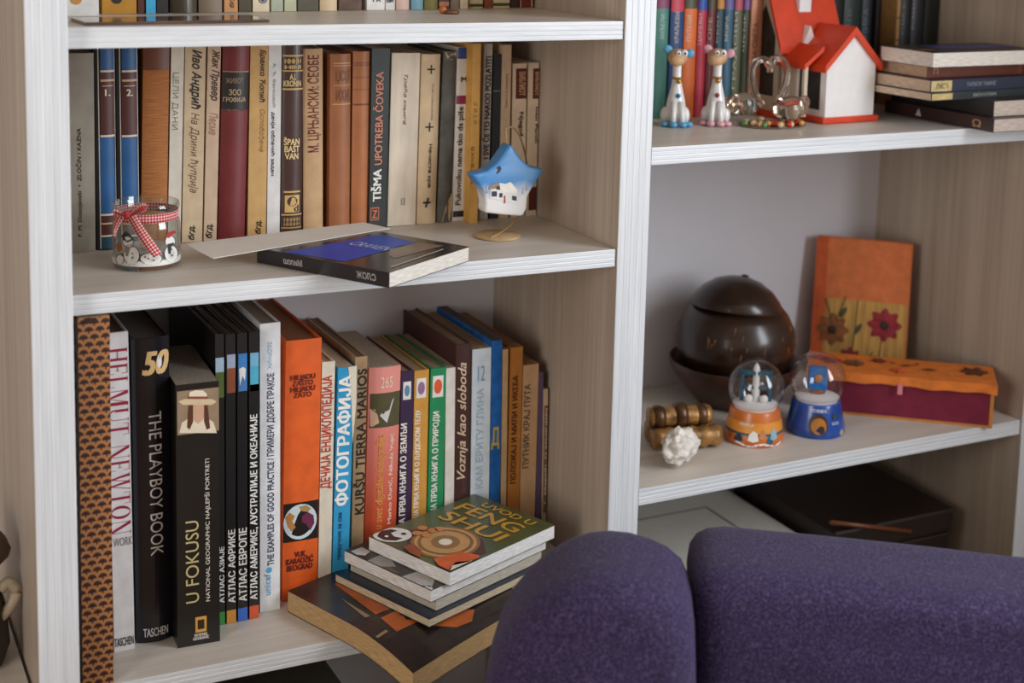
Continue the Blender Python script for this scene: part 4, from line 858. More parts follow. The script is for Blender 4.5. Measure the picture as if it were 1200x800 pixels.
# ================================================================== right bay, upper shelf: back row of books
GR = 'books standing at the back of the upper right shelf'
def rb(label, bl, br, color, head=None, yd=0.215, **k):
    d = list(k.pop('deco', []))
    if head: d.append(('b', -40, 10 + (bl * 3 % 4), head))
    k.setdefault('rough', 0.45); k.setdefault('rnd', 0.002)
    return book(label, R1, bl, br, bl, -70 - (bl * 11 % 25), yd, color, depth=0.122, group=GR, lean=0, deco=d, **k)
PAL = (206, 204, 190)
rb('teal book with a plum head, against the centre upright', 764, 780.4, (74, 136, 122), (138, 58, 98), 0.219, deco=[('t', 'АНЂЕЛИ', 'up', 773, 777.5, 17, 46, (186, 206, 196))])
rb('navy blue book with a rose red head', 781.2, 796.8, (44, 70, 122), (206, 62, 84), deco=[('t', 'КРАЉЕВИ', 'up', 790, 794.5, 14, 50, PAL)])
rb('orange book with an olive head', 797.4, 812.2, (226, 112, 46), (74, 74, 46), deco=[('t', 'ПУТЕВИ', 'up', 804, 808.5, 18, 48, (240, 206, 170))])
rb('crimson book with a blue head', 812.8, 823.6, (186, 50, 72), (40, 84, 168), deco=[('t', 'ЦАРЕВИ', 'up', 818, 821.5, 16, 52, (236, 190, 190))])
rb('dark maroon book with an olive head', 824.2, 834.2, (104, 40, 42), (74, 70, 44), deco=[('t', 'ГОРЕ', 'up', 829, 832.5, 20, 54, (206, 150, 140))])
rb('dark teal book with an orange head', 834.8, 843.8, (42, 70, 84), (206, 140, 66), deco=[('t', 'РЕКЕ', 'up', 837.5, 841, 14, 50, PAL)])
rb('slate blue book with a lilac head', 844.4, 854.6, (58, 100, 124), (110, 102, 160), deco=[('t', 'МОРА', 'up', 848, 852, 18, 48, PAL)])
rb('olive book with a rose head', 855.2, 865.2, (96, 100, 72), (186, 84, 104), deco=[('t', 'ГРАДОВИ', 'up', 858, 862, 14, 104, PAL)])
rb('dark olive book with a violet head', 865.8, 874.2, (60, 68, 50), (128, 92, 156), deco=[('t', 'ШУМЕ', 'up', 868.5, 872, 16, 60, PAL)])
rb('salmon book with brown lettering', 875, 888.6, (220, 152, 118), None, 0.21, deco=[('t', 'ОСТРВА СВЕТА', 'up', 880.5, 886, 26, 96, (120, 66, 48))])
rb('broad black book beside the salmon book', 889.6, 903.6, (38, 36, 38), None, 0.274, deco=[('t', 'ВЕК', 'up', 897, 901, 2, 24, (150, 130, 110))])
rb('black book with faint grey lettering behind the glass swans', 906.6, 922, (34, 34, 40), None, 0.274, deco=[('t', 'ДОБА', 'up', 912, 916, 2, 26, (140, 130, 120))])
for i, (a, b_, c) in enumerate(((923, 941, (44, 40, 42)), (942, 962, (52, 42, 38)), (963, 982, (40, 46, 44)))):
    rb('dark book hidden behind the toy house, %s' % ('charcoal', 'brown', 'green black')[i], a, b_, c, None, 0.272)
rb('dark green book right behind the red roof', 983, 1003, (46, 60, 56), None, 0.272, deco=[('t', 'ЗВЕЗДЕ', 'up', 991, 996, 8, 60, (120, 140, 130))])
rb('black book with blue grey lettering beyond the toy house', 1004, 1019, (36, 40, 48), None, 0.272, deco=[('t', 'ХРОНИКА', 'up', 1010, 1015, 10, 70, (112, 128, 150))])
rb('black book between the lettered black book and the gilt brown one', 1020.6, 1027.6, (34, 32, 34), None, 0.262)
rb('gilt brown book with a yellowed spine', 1044.0, 1049.0, (166, 124, 74), None, 0.225, deco=[('b', 20, 22, (90, 60, 36)), ('b', 46, 48, (90, 60, 36))])
rb('black book beside the gilt brown book', 1049.4, 1061, (34, 33, 36), None, 0.225, deco=[('t', 'СВЕТ', 'up', 1056, 1059, 4, 40, (110, 110, 116))])
rb('black book with pale lettering, second from the end', 1061.6, 1076, (38, 38, 42), None, 0.225, deco=[('t', 'РОМАН', 'up', 1066, 1071, 0, 34, (140, 140, 144))])
rb('broad green black book at the end of the back row', 1076.8, 1093.5, (34, 42, 38), None, 0.225, maxh=0.19)

# stack of lying books on the upper right shelf
GH = 'books lying in a stack on the upper right shelf'
zz = R1 + 0.0003
O = hz(1164, 155.5, zz)
FX = XR0 - 0.004
def lie(label, px, z, yaw, L1, L2, th, color, pages, spine, **k):
    p = hz(px[0], px[1], z); L1 = min(L1, (FX - p[0] - max(0, math.sin(-yaw)) * L2) / math.cos(yaw))
    return (p,) + flat_book(label, p, yaw, L1, L2, th, color, pages, spine, group=GH, **k)
def on_spine(t, s, a, b, z0, z1, c, side='y0', L2=0.0):
    g = (lambda x, z: (x, -0.0004, z)) if side == 'y0' else (lambda x, z: (-0.0004, L2 - x, z))
    return letters('lettering', s, mat(c, 0.5), t, g, a, b, z0, z1, 'h', 0.02)
p, t, loc, f = lie('dark brown book with pale marks, lowest of the lying stack', (1164, 155.5), zz, 0.03, 0.150, 0.215, 0.0185, (58, 38, 34), (206, 190, 180), 'x0')
on_spine(t, 'Ω', 0.176, 0.192, 0.004, 0.0145, (190, 150, 110), 'x0', 0.215)
mesh_obj('spine_mark', [(-0.0004, 0.150, 0.004), (-0.0004, 0.138, 0.004), (-0.0004, 0.144, 0.015)], [(0, 1, 2)], mat((206, 196, 186), 0.5), t)
za = zz + 0.0187
p, t, loc, f = lie('black book with pale pages, second from the bottom of the lying stack', (1164, 137), za, 0.02, 0.150, 0.205, 0.022, (44, 42, 42), (210, 194, 180), 'x0')
zb = za + 0.0222
p, t, loc, f = lie('thin black book with a cream spine label, third in the lying stack', (1091, 118.5), zb, 0.06, 0.20, 0.115, 0.0105, (40, 46, 50), (216, 194, 172), 'y0')
mesh_obj('spine_label', [(0.001, -0.0004, 0.001), (0.040, -0.0004, 0.001), (0.040, -0.0004, 0.0095), (0.001, -0.0004, 0.0095)], [(0, 1, 2, 3)], mat((196, 172, 116), 0.5, 0.2), t)
on_spine(t, 'ВЕКОВИ', 0.080, 0.125, 0.003, 0.0075, (150, 150, 150))
zc = zb + 0.0107
p, t, loc, f = lie('navy book with a cream spine label and dark pattern, fourth in the lying stack', (1090, 108.5), zc, 0.05, 0.20, 0.118, 0.0165, (38, 46, 68), (216, 190, 166), 'y0')
mesh_obj('spine_label', [(0.001, -0.0004, 0.001), (0.040, -0.0004, 0.001), (0.040, -0.0004, 0.0155), (0.001, -0.0004, 0.0155)], [(0, 1, 2, 3)], mat((202, 178, 120), 0.5, 0.25, 60), t)
on_spine(t, 'ЛЖСЋ', 0.010, 0.034, 0.004, 0.012, (70, 70, 60)); on_spine(t, 'ТАЛАСИ ТМИНЕ', 0.068, 0.125, 0.006, 0.012, (140, 144, 150))
zd = zc + 0.0167
p, t, loc, f = lie('red brown book with cream pages, under the top book of the lying stack', (1086, 91.5), zd, 0.04, 0.20, 0.122, 0.0180, (116, 58, 40), (216, 180, 150), 'y0')
on_spine(t, 'П', 0.012, 0.020, 0.005, 0.013, (190, 150, 120))
ze = zd + 0.0182
p, t, loc, f = lie('black and blue book with white pages, topmost of the lying stack', (1093, 79.5), ze, 0.02, 0.20, 0.105, 0.0205, (46, 42, 44), (232, 224, 214), 'y1')
patch('cover_panel', mat((60, 70, 128), 0.4, 0.2), t, f(1), 0.055, 0.20, 0.040, 0.085); patch('cover_panel', mat((150, 108, 72), 0.4, 0.2), t, f(1), 0.006, 0.034, 0.030, 0.044)

# ------------------------------------------------------------------ two glass animal figurines
def animal(label, px, ear, foot_c, heart, turn):
    c = hz(px[0], px[1], R1)
    t = thing('animal_figurine', label, 'figurine', (c[0], c[1], R1 + 0.0003), (0, 0, turn), 'glass animal figurines on the upper right shelf')
    PRL = mat((236, 234, 232), 0.12, 0.03, 30, coat=0.6)
    lathe('body', [(0.0, 0.004), (0.010, 0.004), (0.0135, 0.010), (0.0145, 0.020), (0.0125, 0.034), (0.0095, 0.046), (0.0072, 0.056), (0.0062, 0.066), (0.0060, 0.076), (0.0064, 0.086), (0.0, 0.088)], PRL, t, 24, sy=0.85)
    for sx in (-1, 1):
        ellipsoid('haunch', (sx * 0.013, 0.003, 0.014), (0.0075, 0.010, 0.012), PRL, t, 16)
        tube('front_leg', [(sx * 0.0045, -0.010, 0.034), (sx * 0.006, -0.014, 0.016), (sx * 0.0065, -0.016, 0.005)], [0.0042, 0.0036, 0.0040], PRL, t, 10)
        ellipsoid('hoof', (sx * 0.0068, -0.018, 0.004), (0.0058, 0.0064, 0.0042), mat(foot_c, 0.35), t, 14); ellipsoid('hoof', (sx * 0.0165, -0.010, 0.0035), (0.0056, 0.0064, 0.0036), mat(foot_c, 0.35), t, 14)
    hd = ellipsoid('head', (-0.001, -0.004, 0.094), (0.0135, 0.0115, 0.0120), mat((206, 164, 122), 0.5, 0.1), t, 20)
    ellipsoid('muzzle', (-0.004, -0.012, 0.090), (0.0105, 0.0080, 0.0078), mat((214, 172, 130), 0.5, 0.1), hd, 16)
    for sx, r in ((-0.002, 0.0038), (0.0062, 0.0046)):
        e = ellipsoid('eye', (sx, -0.0135, 0.1005), (r, r * 0.7, r * 1.05), mat((240, 240, 240), 0.2), hd, 14); ellipsoid('pupil', (sx + 0.0004, -0.0135 - r * 0.62, 0.1000), (r * 0.36, r * 0.3, r * 0.42), mat((30, 30, 34), 0.2), hd, 10)
    for sx in (-1, 1): ellipsoid('ear', (sx * 0.0150 + 0.001, -0.002, 0.101 + (0.003 if sx < 0 else -0.002)), (0.0062, 0.0030, 0.0068), mat(ear, 0.4), hd, 14, rot=Matrix.Rotation(sx * 0.9, 3, 'Y').to_euler())
    lathe('collar', [(0.0066, 0.064), (0.0074, 0.0655), (0.0066, 0.067)], mat((160, 120, 60), 0.35), t, 20); ellipsoid('bell', (0.001, -0.0088, 0.062), (0.0036, 0.0036, 0.0040), mat((206, 156, 74), 0.25, metal=0.8), t, 12)
    ellipsoid('spot', (0.0008, -0.0098, 0.042), (0.0032, 0.0016, 0.0034), mat(heart, 0.4), t, 12)
animal('white figurine with blue ears and blue hooves beside the centre upright', (791, 147.5), (96, 168, 212), (96, 176, 220), (30, 110, 180), -0.35)
animal('white figurine with pink ears and pink hooves beside the glass swans', (838, 146.5), (226, 168, 184), (232, 176, 190), (150, 46, 74), -0.55)

# ------------------------------------------------------------------ pair of glass swans
c = hz(905, 147, R1); cy = c[1]
t = thing('glass_swans', 'pair of clear glass swans whose necks meet in a heart', 'figurine', (c[0], c[1], R1 + 0.0003))
GLS = thin_glass((0.88, 0.84, 0.80), 1.5, 0.05)
sh = lambda u, v, dy=0.0: (lambda p: (p[0] - c[0], p[1] - c[1], p[2] - R1))(hy(u, v, cy + dy))
lathe('mirror_base', [(0.0, 0.0), (0.048, 0.0), (0.050, 0.001), (0.050, 0.002), (0.0, 0.0022)], mat((120, 96, 80), 0.12, 0.2, coat=0.5), t, 40, sy=0.72)
nl = [(892, 124), (883, 104), (881, 84), (887, 72), (896, 70), (902, 77), (902, 85)]; nr = [(909, 124), (918, 106), (923, 86), (918, 72), (910, 68), (904, 74), (902, 85)]
GLN = mat((214, 196, 184), 0.08, 0.1, 200, coat=0.8)
def gl_mix():
    m, nt, p, L = base_mat('cut_glass'); p.inputs['Base Color'].default_value = lin((240, 228, 214)); p.inputs['Transmission Weight'].default_value = 0.97; p.inputs['Roughness'].default_value = 0.03; p.inputs['IOR'].default_value = 1.45
    nz = nt.nodes.new('ShaderNodeTexNoise'); nz.inputs['Scale'].default_value = 120; tc = nt.nodes.new('ShaderNodeTexCoord'); L.new(tc.outputs['Object'], nz.inputs['Vector'])
    bp = nt.nodes.new('ShaderNodeBump'); bp.inputs['Strength'].default_value = 0.25; bp.inputs['Distance'].default_value = 0.002; L.new(nz.outputs['Fac'], bp.inputs['Height']); L.new(bp.outputs[0], p.inputs['Normal']); return m
CUT = gl_mix()
for q, sgn in ((nl, -1), (nr, 1)):
    P_ = spline([sh(*k, dy=-0.004 * sgn) for k in q], 6); n = len(P_)
    tube('neck', P_, [0.0058 - 0.0016 * (i / n) + (0.0018 if i > n * 0.72 and i < n * 0.86 else 0) for i in range(n)], CUT, t, 12)
for (u, v), dy, rr in (((872, 122), 0.016, (0.024, 0.017, 0.016)), ((926, 127), -0.018, (0.027, 0.019, 0.017))):
    p = sh(u, v, dy); ellipsoid('body', (p[0], p[1], max(p[2], 0.020)), rr, CUT, t, 24)
for (u, v), dy in (((858, 112), 0.018), ((941, 118), -0.018)):
    p = sh(u, v, dy); ellipsoid('tail', (p[0], p[1], 0.030), (0.010, 0.007, 0.013), CUT, t, 16, rot=Matrix.Rotation(-0.5 if u < 900 else 0.5, 3, 'Y').to_euler())
rs = random.Random(3)
for k in range(30):
    a = rs.uniform(0, 6.283); rr = rs.uniform(0.55, 0.94); cc = rs.choice([(196, 40, 40), (206, 150, 70), (90, 130, 70), (220, 190, 150), (180, 60, 40)])
    ellipsoid('bead', (0.050 * rr * math.cos(a), 0.036 * rr * math.sin(a), 0.0055), (0.0045, 0.0045, 0.0042), mat(cc, 0.2, 0.1, coat=0.4), t, 8)

# ------------------------------------------------------------------ toy house
c = hz(966, 145.5, R1)
t = thing('toy_house', 'white ceramic house with steep orange red roofs', 'toy house', (c[0], c[1], R1 + 0.0003), (0, 0, 0.06))
HW = mat((236, 234, 234), 0.45, 0.03); HR = mat((214, 66, 30), 0.4, 0.1, 40); HC = mat((206, 192, 172), 0.5, 0.05); HG = mat((52, 50, 46), 0.25, 0.3, 60)
bm = bmesh.new(); add_box(bm, (-0.006, -0.004, 0), (0.098, 0.075, 0.009), 0.002, 2); add_box(bm, (-0.032, 0.045, 0), (0.088, 0.142, 0.009), 0.002, 2); bm_obj('base', bm, HR, t)
def gable(name, x0, x1, y0, y1, zb_, ze_, zr, m, along='y'):
    if along == 'y': pr = [(x0, zb_), (x1, zb_), (x1, ze_), ((x0 + x1) / 2, zr), (x0, ze_)]; vs = [(x, y0, z) for x, z in pr] + [(x, y1, z) for x, z in pr]
    else: pr = [(y0, zb_), (y1, zb_), (y1, ze_), ((y0 + y1) / 2, zr), (y0, ze_)]; vs = [(x0, y, z) for y, z in pr] + [(x1, y, z) for y, z in pr]
    fs = [tuple(range(5)), tuple(range(9, 4, -1))] + [(k, (k + 1) % 5, 5 + (k + 1) % 5, 5 + k) for k in range(5)]
    o = mesh_obj(name, vs, fs, m, t); clean(o); return o
def roof(name, x0, x1, y0, y1, ze_, zr, ov, th, along='y'):
    """two sloping slabs that hang over the walls"""
    bm = bmesh.new(); a0, a1 = (x0, x1) if along == 'y' else (y0, y1); mid_ = (a0 + a1) / 2; k = (zr - ze_) / (mid_ - a0)
    pr = [(a0 - ov, ze_ - ov * k), (mid_, zr), (a1 + ov, ze_ - ov * k), (a1 + ov, ze_ - ov * k + th), (mid_, zr + th * 1.15), (a0 - ov, ze_ - ov * k + th)]
    e0, e1 = ((y0, y1) if along == 'y' else (x0, x1)); e0 -= ov * 0.7; e1 += ov * 0.7
    P3 = lambda a, e, z: (a, e, z) if along == 'y' else (e, a, z)
    v0 = [bm.verts.new(P3(a, e0, z)) for a, z in pr]; v1 = [bm.verts.new(P3(a, e1, z)) for a, z in pr]
    for v in (v0, v1): bm.faces.new((v[0], v[1], v[4], v[5])); bm.faces.new((v[1], v[2], v[3], v[4]))
    for i in range(6): bm.faces.new((v0[i], v0[(i + 1) % 6], v1[(i + 1) % 6], v1[i]))
    return bm_obj(name, bm, HR, t)
gable('front_wing', 0.0, 0.090, 0.0, 0.072, 0.009, 0.080, 0.124, HW); roof('roof', 0.0, 0.090, 0.0, 0.072, 0.080, 0.124, 0.008, 0.010)
gable('main_wing', -0.026, 0.078, 0.072, 0.140, 0.009, 0.118, 0.202, HC, 'x'); roof('roof', -0.026, 0.078, 0.072, 0.140, 0.118, 0.202, 0.010, 0.010, 'x')
box('chimney', (0.012, 0.078, 0.150), (0.034, 0.098, 0.215), HW, t, 0.001)
mesh_obj('round_window', [(0.026 + 0.006 * math.cos(q), 0.0755 + 0.006 * math.sin(q) * 0.42 + 0.004, 0.146 + 0.006 * math.sin(q) * 0.9) for q in np.linspace(0, 6.283, 17)[:-1]], [tuple(range(16))], HG, t)
bm = bmesh.new(); v = [bm.verts.new(q) for q in ((-0.032, 0.010, 0.083), (0.002, 0.010, 0.108), (0.002, 0.072, 0.108), (-0.032, 0.072, 0.083))]; bm.faces.new(v); r = bmesh.ops.extrude_face_region(bm, geom=bm.faces[:])
for q in r['geom']:
    if isinstance(q, bmesh.types.BMVert): q.co.z -= 0.007
bm_obj('porch_roof', bm, HR, t)
for x, y in ((-0.026, 0.016), (-0.026, 0.060)): box('porch_post', (x, y, 0.009), (x + 0.006, y + 0.006, 0.084), HC, t, 0.0008)
box('porch_wall', (-0.022, 0.062, 0.009), (0.0, 0.070, 0.088), HC, t)
mesh_obj('window_pane', [(-0.0004, 0.012, 0.018), (-0.0004, 0.056, 0.018), (-0.0004, 0.056, 0.074), (-0.0004, 0.012, 0.074)], [(0, 1, 2, 3)], HG, t)
mesh_obj('window_pane', [(-0.0265, 0.082, 0.030), (-0.0265, 0.130, 0.030), (-0.0265, 0.130, 0.116), (-0.0265, 0.106, 0.160), (-0.0265, 0.082, 0.116)], [tuple(range(5))], HG, t)
gable('dormer', 0.008, 0.030, 0.060, 0.095, 0.105, 0.108, 0.132, HW)

# ================================================================== right bay, middle shelf
# coconut bowl with lid
c = hz(851, 466, R2); c[1] = min(c[1], 0.238)
t = thing('coconut_bowl', 'dark polished coconut shell jar with a lid, sitting in a shell bowl', 'jar', (c[0], c[1], R2 + 0.0003))
COCO = mat((48, 30, 21), 0.28, 0.35, 26, coat=0.25, bump=0.12, stretch=(1, 1, 0.35), name='coconut_shell'); COC2 = mat((74, 46, 30), 0.38, 0.35, 30, bump=0.2, name='coconut_shell')
lathe('bowl', [(0.0, 0.0), (0.046, 0.0), (0.056, 0.004), (0.074, 0.026), (0.089, 0.044), (0.0985, 0.062), (0.0975, 0.068), (0.0930, 0.066), (0.086, 0.050), (0.070, 0.028), (0.050, 0.009), (0.0, 0.007)], COC2, t, 56)
lathe('shell', [(0.0, 0.0085), (0.030, 0.013), (0.060, 0.034), (0.080, 0.064), (0.0890, 0.092), (0.0865, 0.116), (0.077, 0.136), (0.066, 0.149), (0.060, 0.150), (0.058, 0.147), (0.0, 0.147)], COCO, t, 56)
ld_ = lathe('lid', [(0.0, -0.006), (0.061, -0.004), (0.0690, -0.002), (0.0700, 0.001), (0.0640, 0.013), (0.052, 0.027), (0.034, 0.039), (0.016, 0.0445), (0.0, 0.046)], COCO, t, 48)
ld_.location = (-0.002, 0.0, 0.1475); ld_.rotation_euler = (math.radians(-3), math.radians(7), 0)
ellipsoid('lid_knob', (0.010, 0.0, 0.0455), (0.006, 0.006, 0.003), COCO, ld_, 12)
for k in range(26):
    a = random.uniform(0, 6.28); z = random.uniform(0.085, 0.125); r = 0.0892 - max(0, (z - 0.092)) * 0.12; h = random.uniform(0.004, 0.014)
    tube('fibre_mark', [(r * math.cos(a), r * math.sin(a), z), ((r - 0.0006) * math.cos(a + 0.02), (r - 0.0006) * math.sin(a + 0.02), z + h)], 0.0007, mat((140, 96, 62), 0.5), t, 5)

# bronze bundle with white stone
c = hz(803, 526, R2)
t = thing('bronze_bundle', 'bronze coloured bundle of knotted sticks lying behind the white stone', 'ornament', (c[0], c[1], R2 + 0.0003), (0, 0, -0.22))
BRZ = mat((160, 118, 66), 0.38, 0.7, 60, metal=0.4, bump=0.3, name='bronze'); BRD = mat((92, 62, 36), 0.35, 0.4, 60, metal=0.4, bump=0.3, name='bronze')
for x0, x1, y, z, r in ((-0.046, 0.050, 0.002, 0.0165, 0.0160), (-0.044, 0.044, 0.034, 0.0165, 0.0160), (-0.048, 0.040, 0.016, 0.0420, 0.0150)):
    n = 12; tube('stick', [(x0 + (x1 - x0) * k / n, y, z) for k in range(n + 1)], [r * (0.90 + 0.10 * math.sin(k * 2.9 + y * 90)) for k in range(n + 1)], BRZ, t, 14)
for x, y, z, r in ((-0.004, 0.016, 0.0435, 0.0175), (-0.036, 0.016, 0.0420, 0.0160), (0.026, 0.016, 0.0420, 0.0158)):
    tube('knot', [(x - 0.008, y, z), (x - 0.003, y, z), (x + 0.003, y, z), (x + 0.008, y, z)], [r * 0.86, r, r, r * 0.86], BRD, t, 18)
c = hz(797, 546, R2)
st_ = ellipsoid('white_stone', (0, 0, 0.0195), (0.031, 0.019, 0.0225), mat((226, 220, 212), 0.75, 0.2, 120, bump=0.6, name='quartz'), None, 64, lump=0.34, seed=9, ls=105)
for v in st_.data.vertices:
    v.co += v.co.normalized() * (0.0022 * noise.noise(v.co * 420) + 0.0012 * noise.noise(v.co * 900))
zmin = min(v.co.z for v in st_.data.vertices)
for v in st_.data.vertices: v.co.z -= zmin
st_.location = (c[0], c[1] + 0.002, R2 + 0.0003); st_.rotation_euler = (0, 0, 0.5)
tag(st_, 'rough white stone leaning against the bronze bundle', 'stone')

# snow globes
def globe(label, u, v, base_m, kind):
    c = hz(u, v, R2)
    t = thing('snow_globe', label, 'snow globe', (c[0], c[1], R2 + 0.0003), (0, 0, -0.55), 'snow globes on the middle right shelf')
    lathe('base', [(0.0, 0.0), (0.040, 0.0), (0.0418, 0.003), (0.0410, 0.012), (0.0370, 0.030), (0.0350, 0.042), (0.0335, 0.046), (0.0, 0.046)], base_m, t, 48)
    lathe('globe', [(0.0395 * math.cos(a), 0.0745 + 0.0395 * math.sin(a)) for a in np.linspace(-0.80, math.pi / 2, 26)], thin_glass((0.97, 0.97, 0.99), 1.4, 0.02), t, 48)
    lathe('snow', [(0.0, 0.046), (0.029, 0.046), (0.0315, 0.051), (0.024, 0.054), (0.0, 0.0555)], mat((232, 228, 224), 0.8, 0.05), t, 32)
    return t, lambda a, z, k=0.0: ((0.0412 - max(0, z - 0.008) * 0.165 + 0.0004 + k) * math.sin(a), -(0.0412 - max(0, z - 0.008) * 0.165 + 0.0004 + k) * math.cos(a), z)
t, bs = globe('snow globe with an orange and teal base and a white tower inside', 883, 513, mat((206, 112, 44), 0.35, 0.12, 30, coat=0.2), 0)
TEA = mat((34, 84, 104), 0.4, 0.3, 50); WHI = mat((234, 232, 228), 0.4, 0.05)
patch('painted_sea', TEA, t, lambda x, z: bs(x, z), -1.5, 1.4, 0.003, 0.019, 24); patch('painted_sky', mat((226, 148, 56), 0.4, 0.1), t, lambda x, z: bs(x, z), -1.5, 1.4, 0.0195, 0.034, 24)
for a0, a1, z0, z1, m_ in ((-0.28, 0.08, 0.010, 0.024, WHI), (0.08, 0.34, 0.014, 0.026, mat((196, 132, 90), 0.4)), (0.34, 0.62, 0.006, 0.018, TEA), (0.50, 0.80, 0.012, 0.026, mat((140, 186, 206), 0.4)), (-0.80, -0.45, 0.008, 0.018, mat((24, 60, 84), 0.4))):
    blob('painted_boat', m_, t, lambda x, z: bs(x, z, 0.0004), [(a0, z0), ((a0 + a1) / 2, z0 - 0.002), (a1, z0), (a1 - 0.03, z1 - 0.004), ((a0 + a1) / 2, z1), (a0 + 0.04, z1 - 0.006)])
patch('painted_rim', WHI, t, lambda x, z: bs(x, z + 0.0018 * math.sin(x * 7), 0.0006), -0.7, 1.0, 0.0022, 0.0052, 24)
letters('lettering', 'ΕΛΛΑΔΑ', mat((206, 92, 52), 0.5), t, lambda x, z: bs(x, z, 0.0010), -0.35, 0.75, 0.0004, 0.0050, 'h', 0.0); letters('lettering', 'KAVALA', WHI, t, lambda x, z: bs(x, z, 0.0006), -0.62, -0.10, 0.029, 0.0335, 'h', 0.02)
bm = bmesh.new()
for x0 in (-0.022, -0.0025, 0.017): add_box(bm, (x0, -0.004, 0.055), (x0 + 0.005, 0.004, 0.096), 0.0004, 1)
add_box(bm, (-0.022, -0.004, 0.092), (0.022, 0.004, 0.098), 0.0004, 1); add_box(bm, (-0.022, -0.004, 0.072), (0.022, 0.004, 0.076), 0.0004, 1)
bm_obj('frame_model', bm, TEA, t)
lathe('tower_model', [(0.0, 0.054), (0.0060, 0.054), (0.0042, 0.096), (0.0052, 0.098), (0.0036, 0.104), (0.0, 0.110)], WHI, t, 18)
for x, z in ((-0.010, 0.060), (0.011, 0.060)): ellipsoid('boat_model', (x, -0.009, z), (0.006, 0.004, 0.006), WHI, t, 12)
t, bs = globe('snow globe with a glossy blue base and a small blue box inside', 955, 503.5, mat((22, 72, 158), 0.25, 0.25, 40, coat=0.3), 1)
ORN = mat((176, 116, 52), 0.4, 0.3, 60)
blob('painted_disc', mat((70, 54, 46), 0.4), t, lambda x, z: bs(x, z, 0.0003), ell(-0.02, 0.020, 0.36, 0.0155)); blob('painted_disc', ORN, t, lambda x, z: bs(x, z, 0.0006), ell(0.0, 0.019, 0.27, 0.0115)); blob('painted_disc', mat((60, 44, 38), 0.4), t, lambda x, z: bs(x, z, 0.0009), ell(0.09, 0.014, 0.11, 0.0055))
letters('lettering', 'ISTANBUL', WHI, t, lambda x, z: bs(x, z, 0.0006), -0.30, 0.30, 0.038, 0.0425, 'h', 0.02); letters('lettering', 'sea', mat((200, 214, 230), 0.4), t, lambda x, z: bs(x, z, 0.0006), 0.48, 0.80, 0.020, 0.024, 'h')
blob('painted_leaf', mat((60, 70, 60), 0.4), t, lambda x, z: bs(x, z, 0.0006), ell(0.62, 0.031, 0.10, 0.004)); blob('painted_leaf', mat((190, 170, 130), 0.4), t, lambda x, z: bs(x, z, 0.0006), ell(0.95, 0.007, 0.12, 0.004))
box('box_model', (-0.013, -0.006, 0.060), (0.013, 0.008, 0.093), mat((40, 108, 176), 0.4, 0.3, 80), t, 0.001); ellipsoid('flower_model', (0.0, -0.007, 0.078), (0.006, 0.002, 0.006), ORN, t, 14); ellipsoid('pedestal_model', (0.0, 0.0, 0.057), (0.012, 0.009, 0.006), mat((140, 84, 46), 0.5), t, 14)

# long box
cR = hz(1162, 502, R2); cL = hz(968, 483, R2)
yw = math.atan2(cR[1] - cL[1], cR[0] - cL[0]); Lb = 0.262; dpt = 0.082
ex = np.array([math.cos(yw), math.sin(yw), 0]); O = cR - ex * Lb
t = thing('gift_box', 'long maroon box with a wavy orange lid set with dried petals', 'box', (O[0], O[1], R2 + 0.0003), (0, 0, yw))
ORL = mat((222, 122, 44), 0.6, 0.15, 60, bump=0.2, name='handmade_paper')
box('body', (0, 0, 0), (Lb, dpt, 0.0585), mat((118, 20, 50), 0.7, 0.15, 60), t, 0.001)
bm = bmesh.new(); add_box(bm, (0, -0.0008, 0), (Lb, 0.0, 0.0035)); add_box(bm, (Lb - 0.0045, -0.0008, 0.0), (Lb + 0.0006, 0.0, 0.0585)); bm_obj('edging', bm, mat((196, 128, 58), 0.6, 0.15), t)
n = 40; vs = []
for k in range(n + 1):
    x = -0.004 + (Lb + 0.008) * k / n; w_ = 0.0006 * math.sin(k * 0.9) + 0.0007 * math.sin(k * 0.37 + 1)
    vs += [(x, -0.006 + w_, 0.060 + 0.4 * w_), (x, dpt + 0.004, 0.060), (x, dpt + 0.004, 0.066), (x, -0.006 + w_, 0.066 + 0.3 * w_), (x, -0.006 + w_, 0.052 + 1.1 * w_), (x, -0.0045 + w_, 0.052 + 1.1 * w_)]
fs = []
for k in range(n):
    a, b_ = 6 * k, 6 * (k + 1)
    for i, j in ((0, 1), (1, 2), (2, 3), (3, 4), (4, 5), (5, 0)): fs.append((a + i, a + j, b_ + j, b_ + i))
fs += [(0, 1, 2, 3, 4, 5), tuple(6 * n + i for i in (5, 4, 3, 2, 1, 0))]
o = mesh_obj('lid', vs, fs, ORL, t); clean(o)
box('ribbon_tab', (Lb * 0.485, -0.0085, 0.040), (Lb * 0.485 + 0.007, -0.0075, 0.057), mat((222, 130, 140), 0.5), t)
def petal(px, py, r, col, n=6, z=0.0668):
    vs, fs = [(px, py, z + 0.0035)], []
    m_ = n * 6
    for k in range(m_):
        a = 2 * math.pi * k / m_; q = r * (0.85 + 0.15 * math.cos(n * a)); vs.append((px + q * math.cos(a), py + q * math.sin(a), z + 0.0004 + 0.0014 * math.sin(n * a)))
    for k in range(m_): fs.append((0, 1 + k, 1 + (k + 1) % m_))
    return mesh_obj('dried_flower', vs, fs, mat(col, 0.7, 0.3, 90), t)
petal(0.236, 0.050, 0.021, (84, 46, 24)); petal(0.030, 0.045, 0.016, (146, 40, 40)); petal(0.062, 0.040, 0.017, (110, 66, 40)); petal(0.128, 0.022, 0.013, (196, 84, 40)); petal(0.010, 0.055, 0.013, (170, 46, 46)); petal(0.100, 0.062, 0.012, (120, 50, 34))
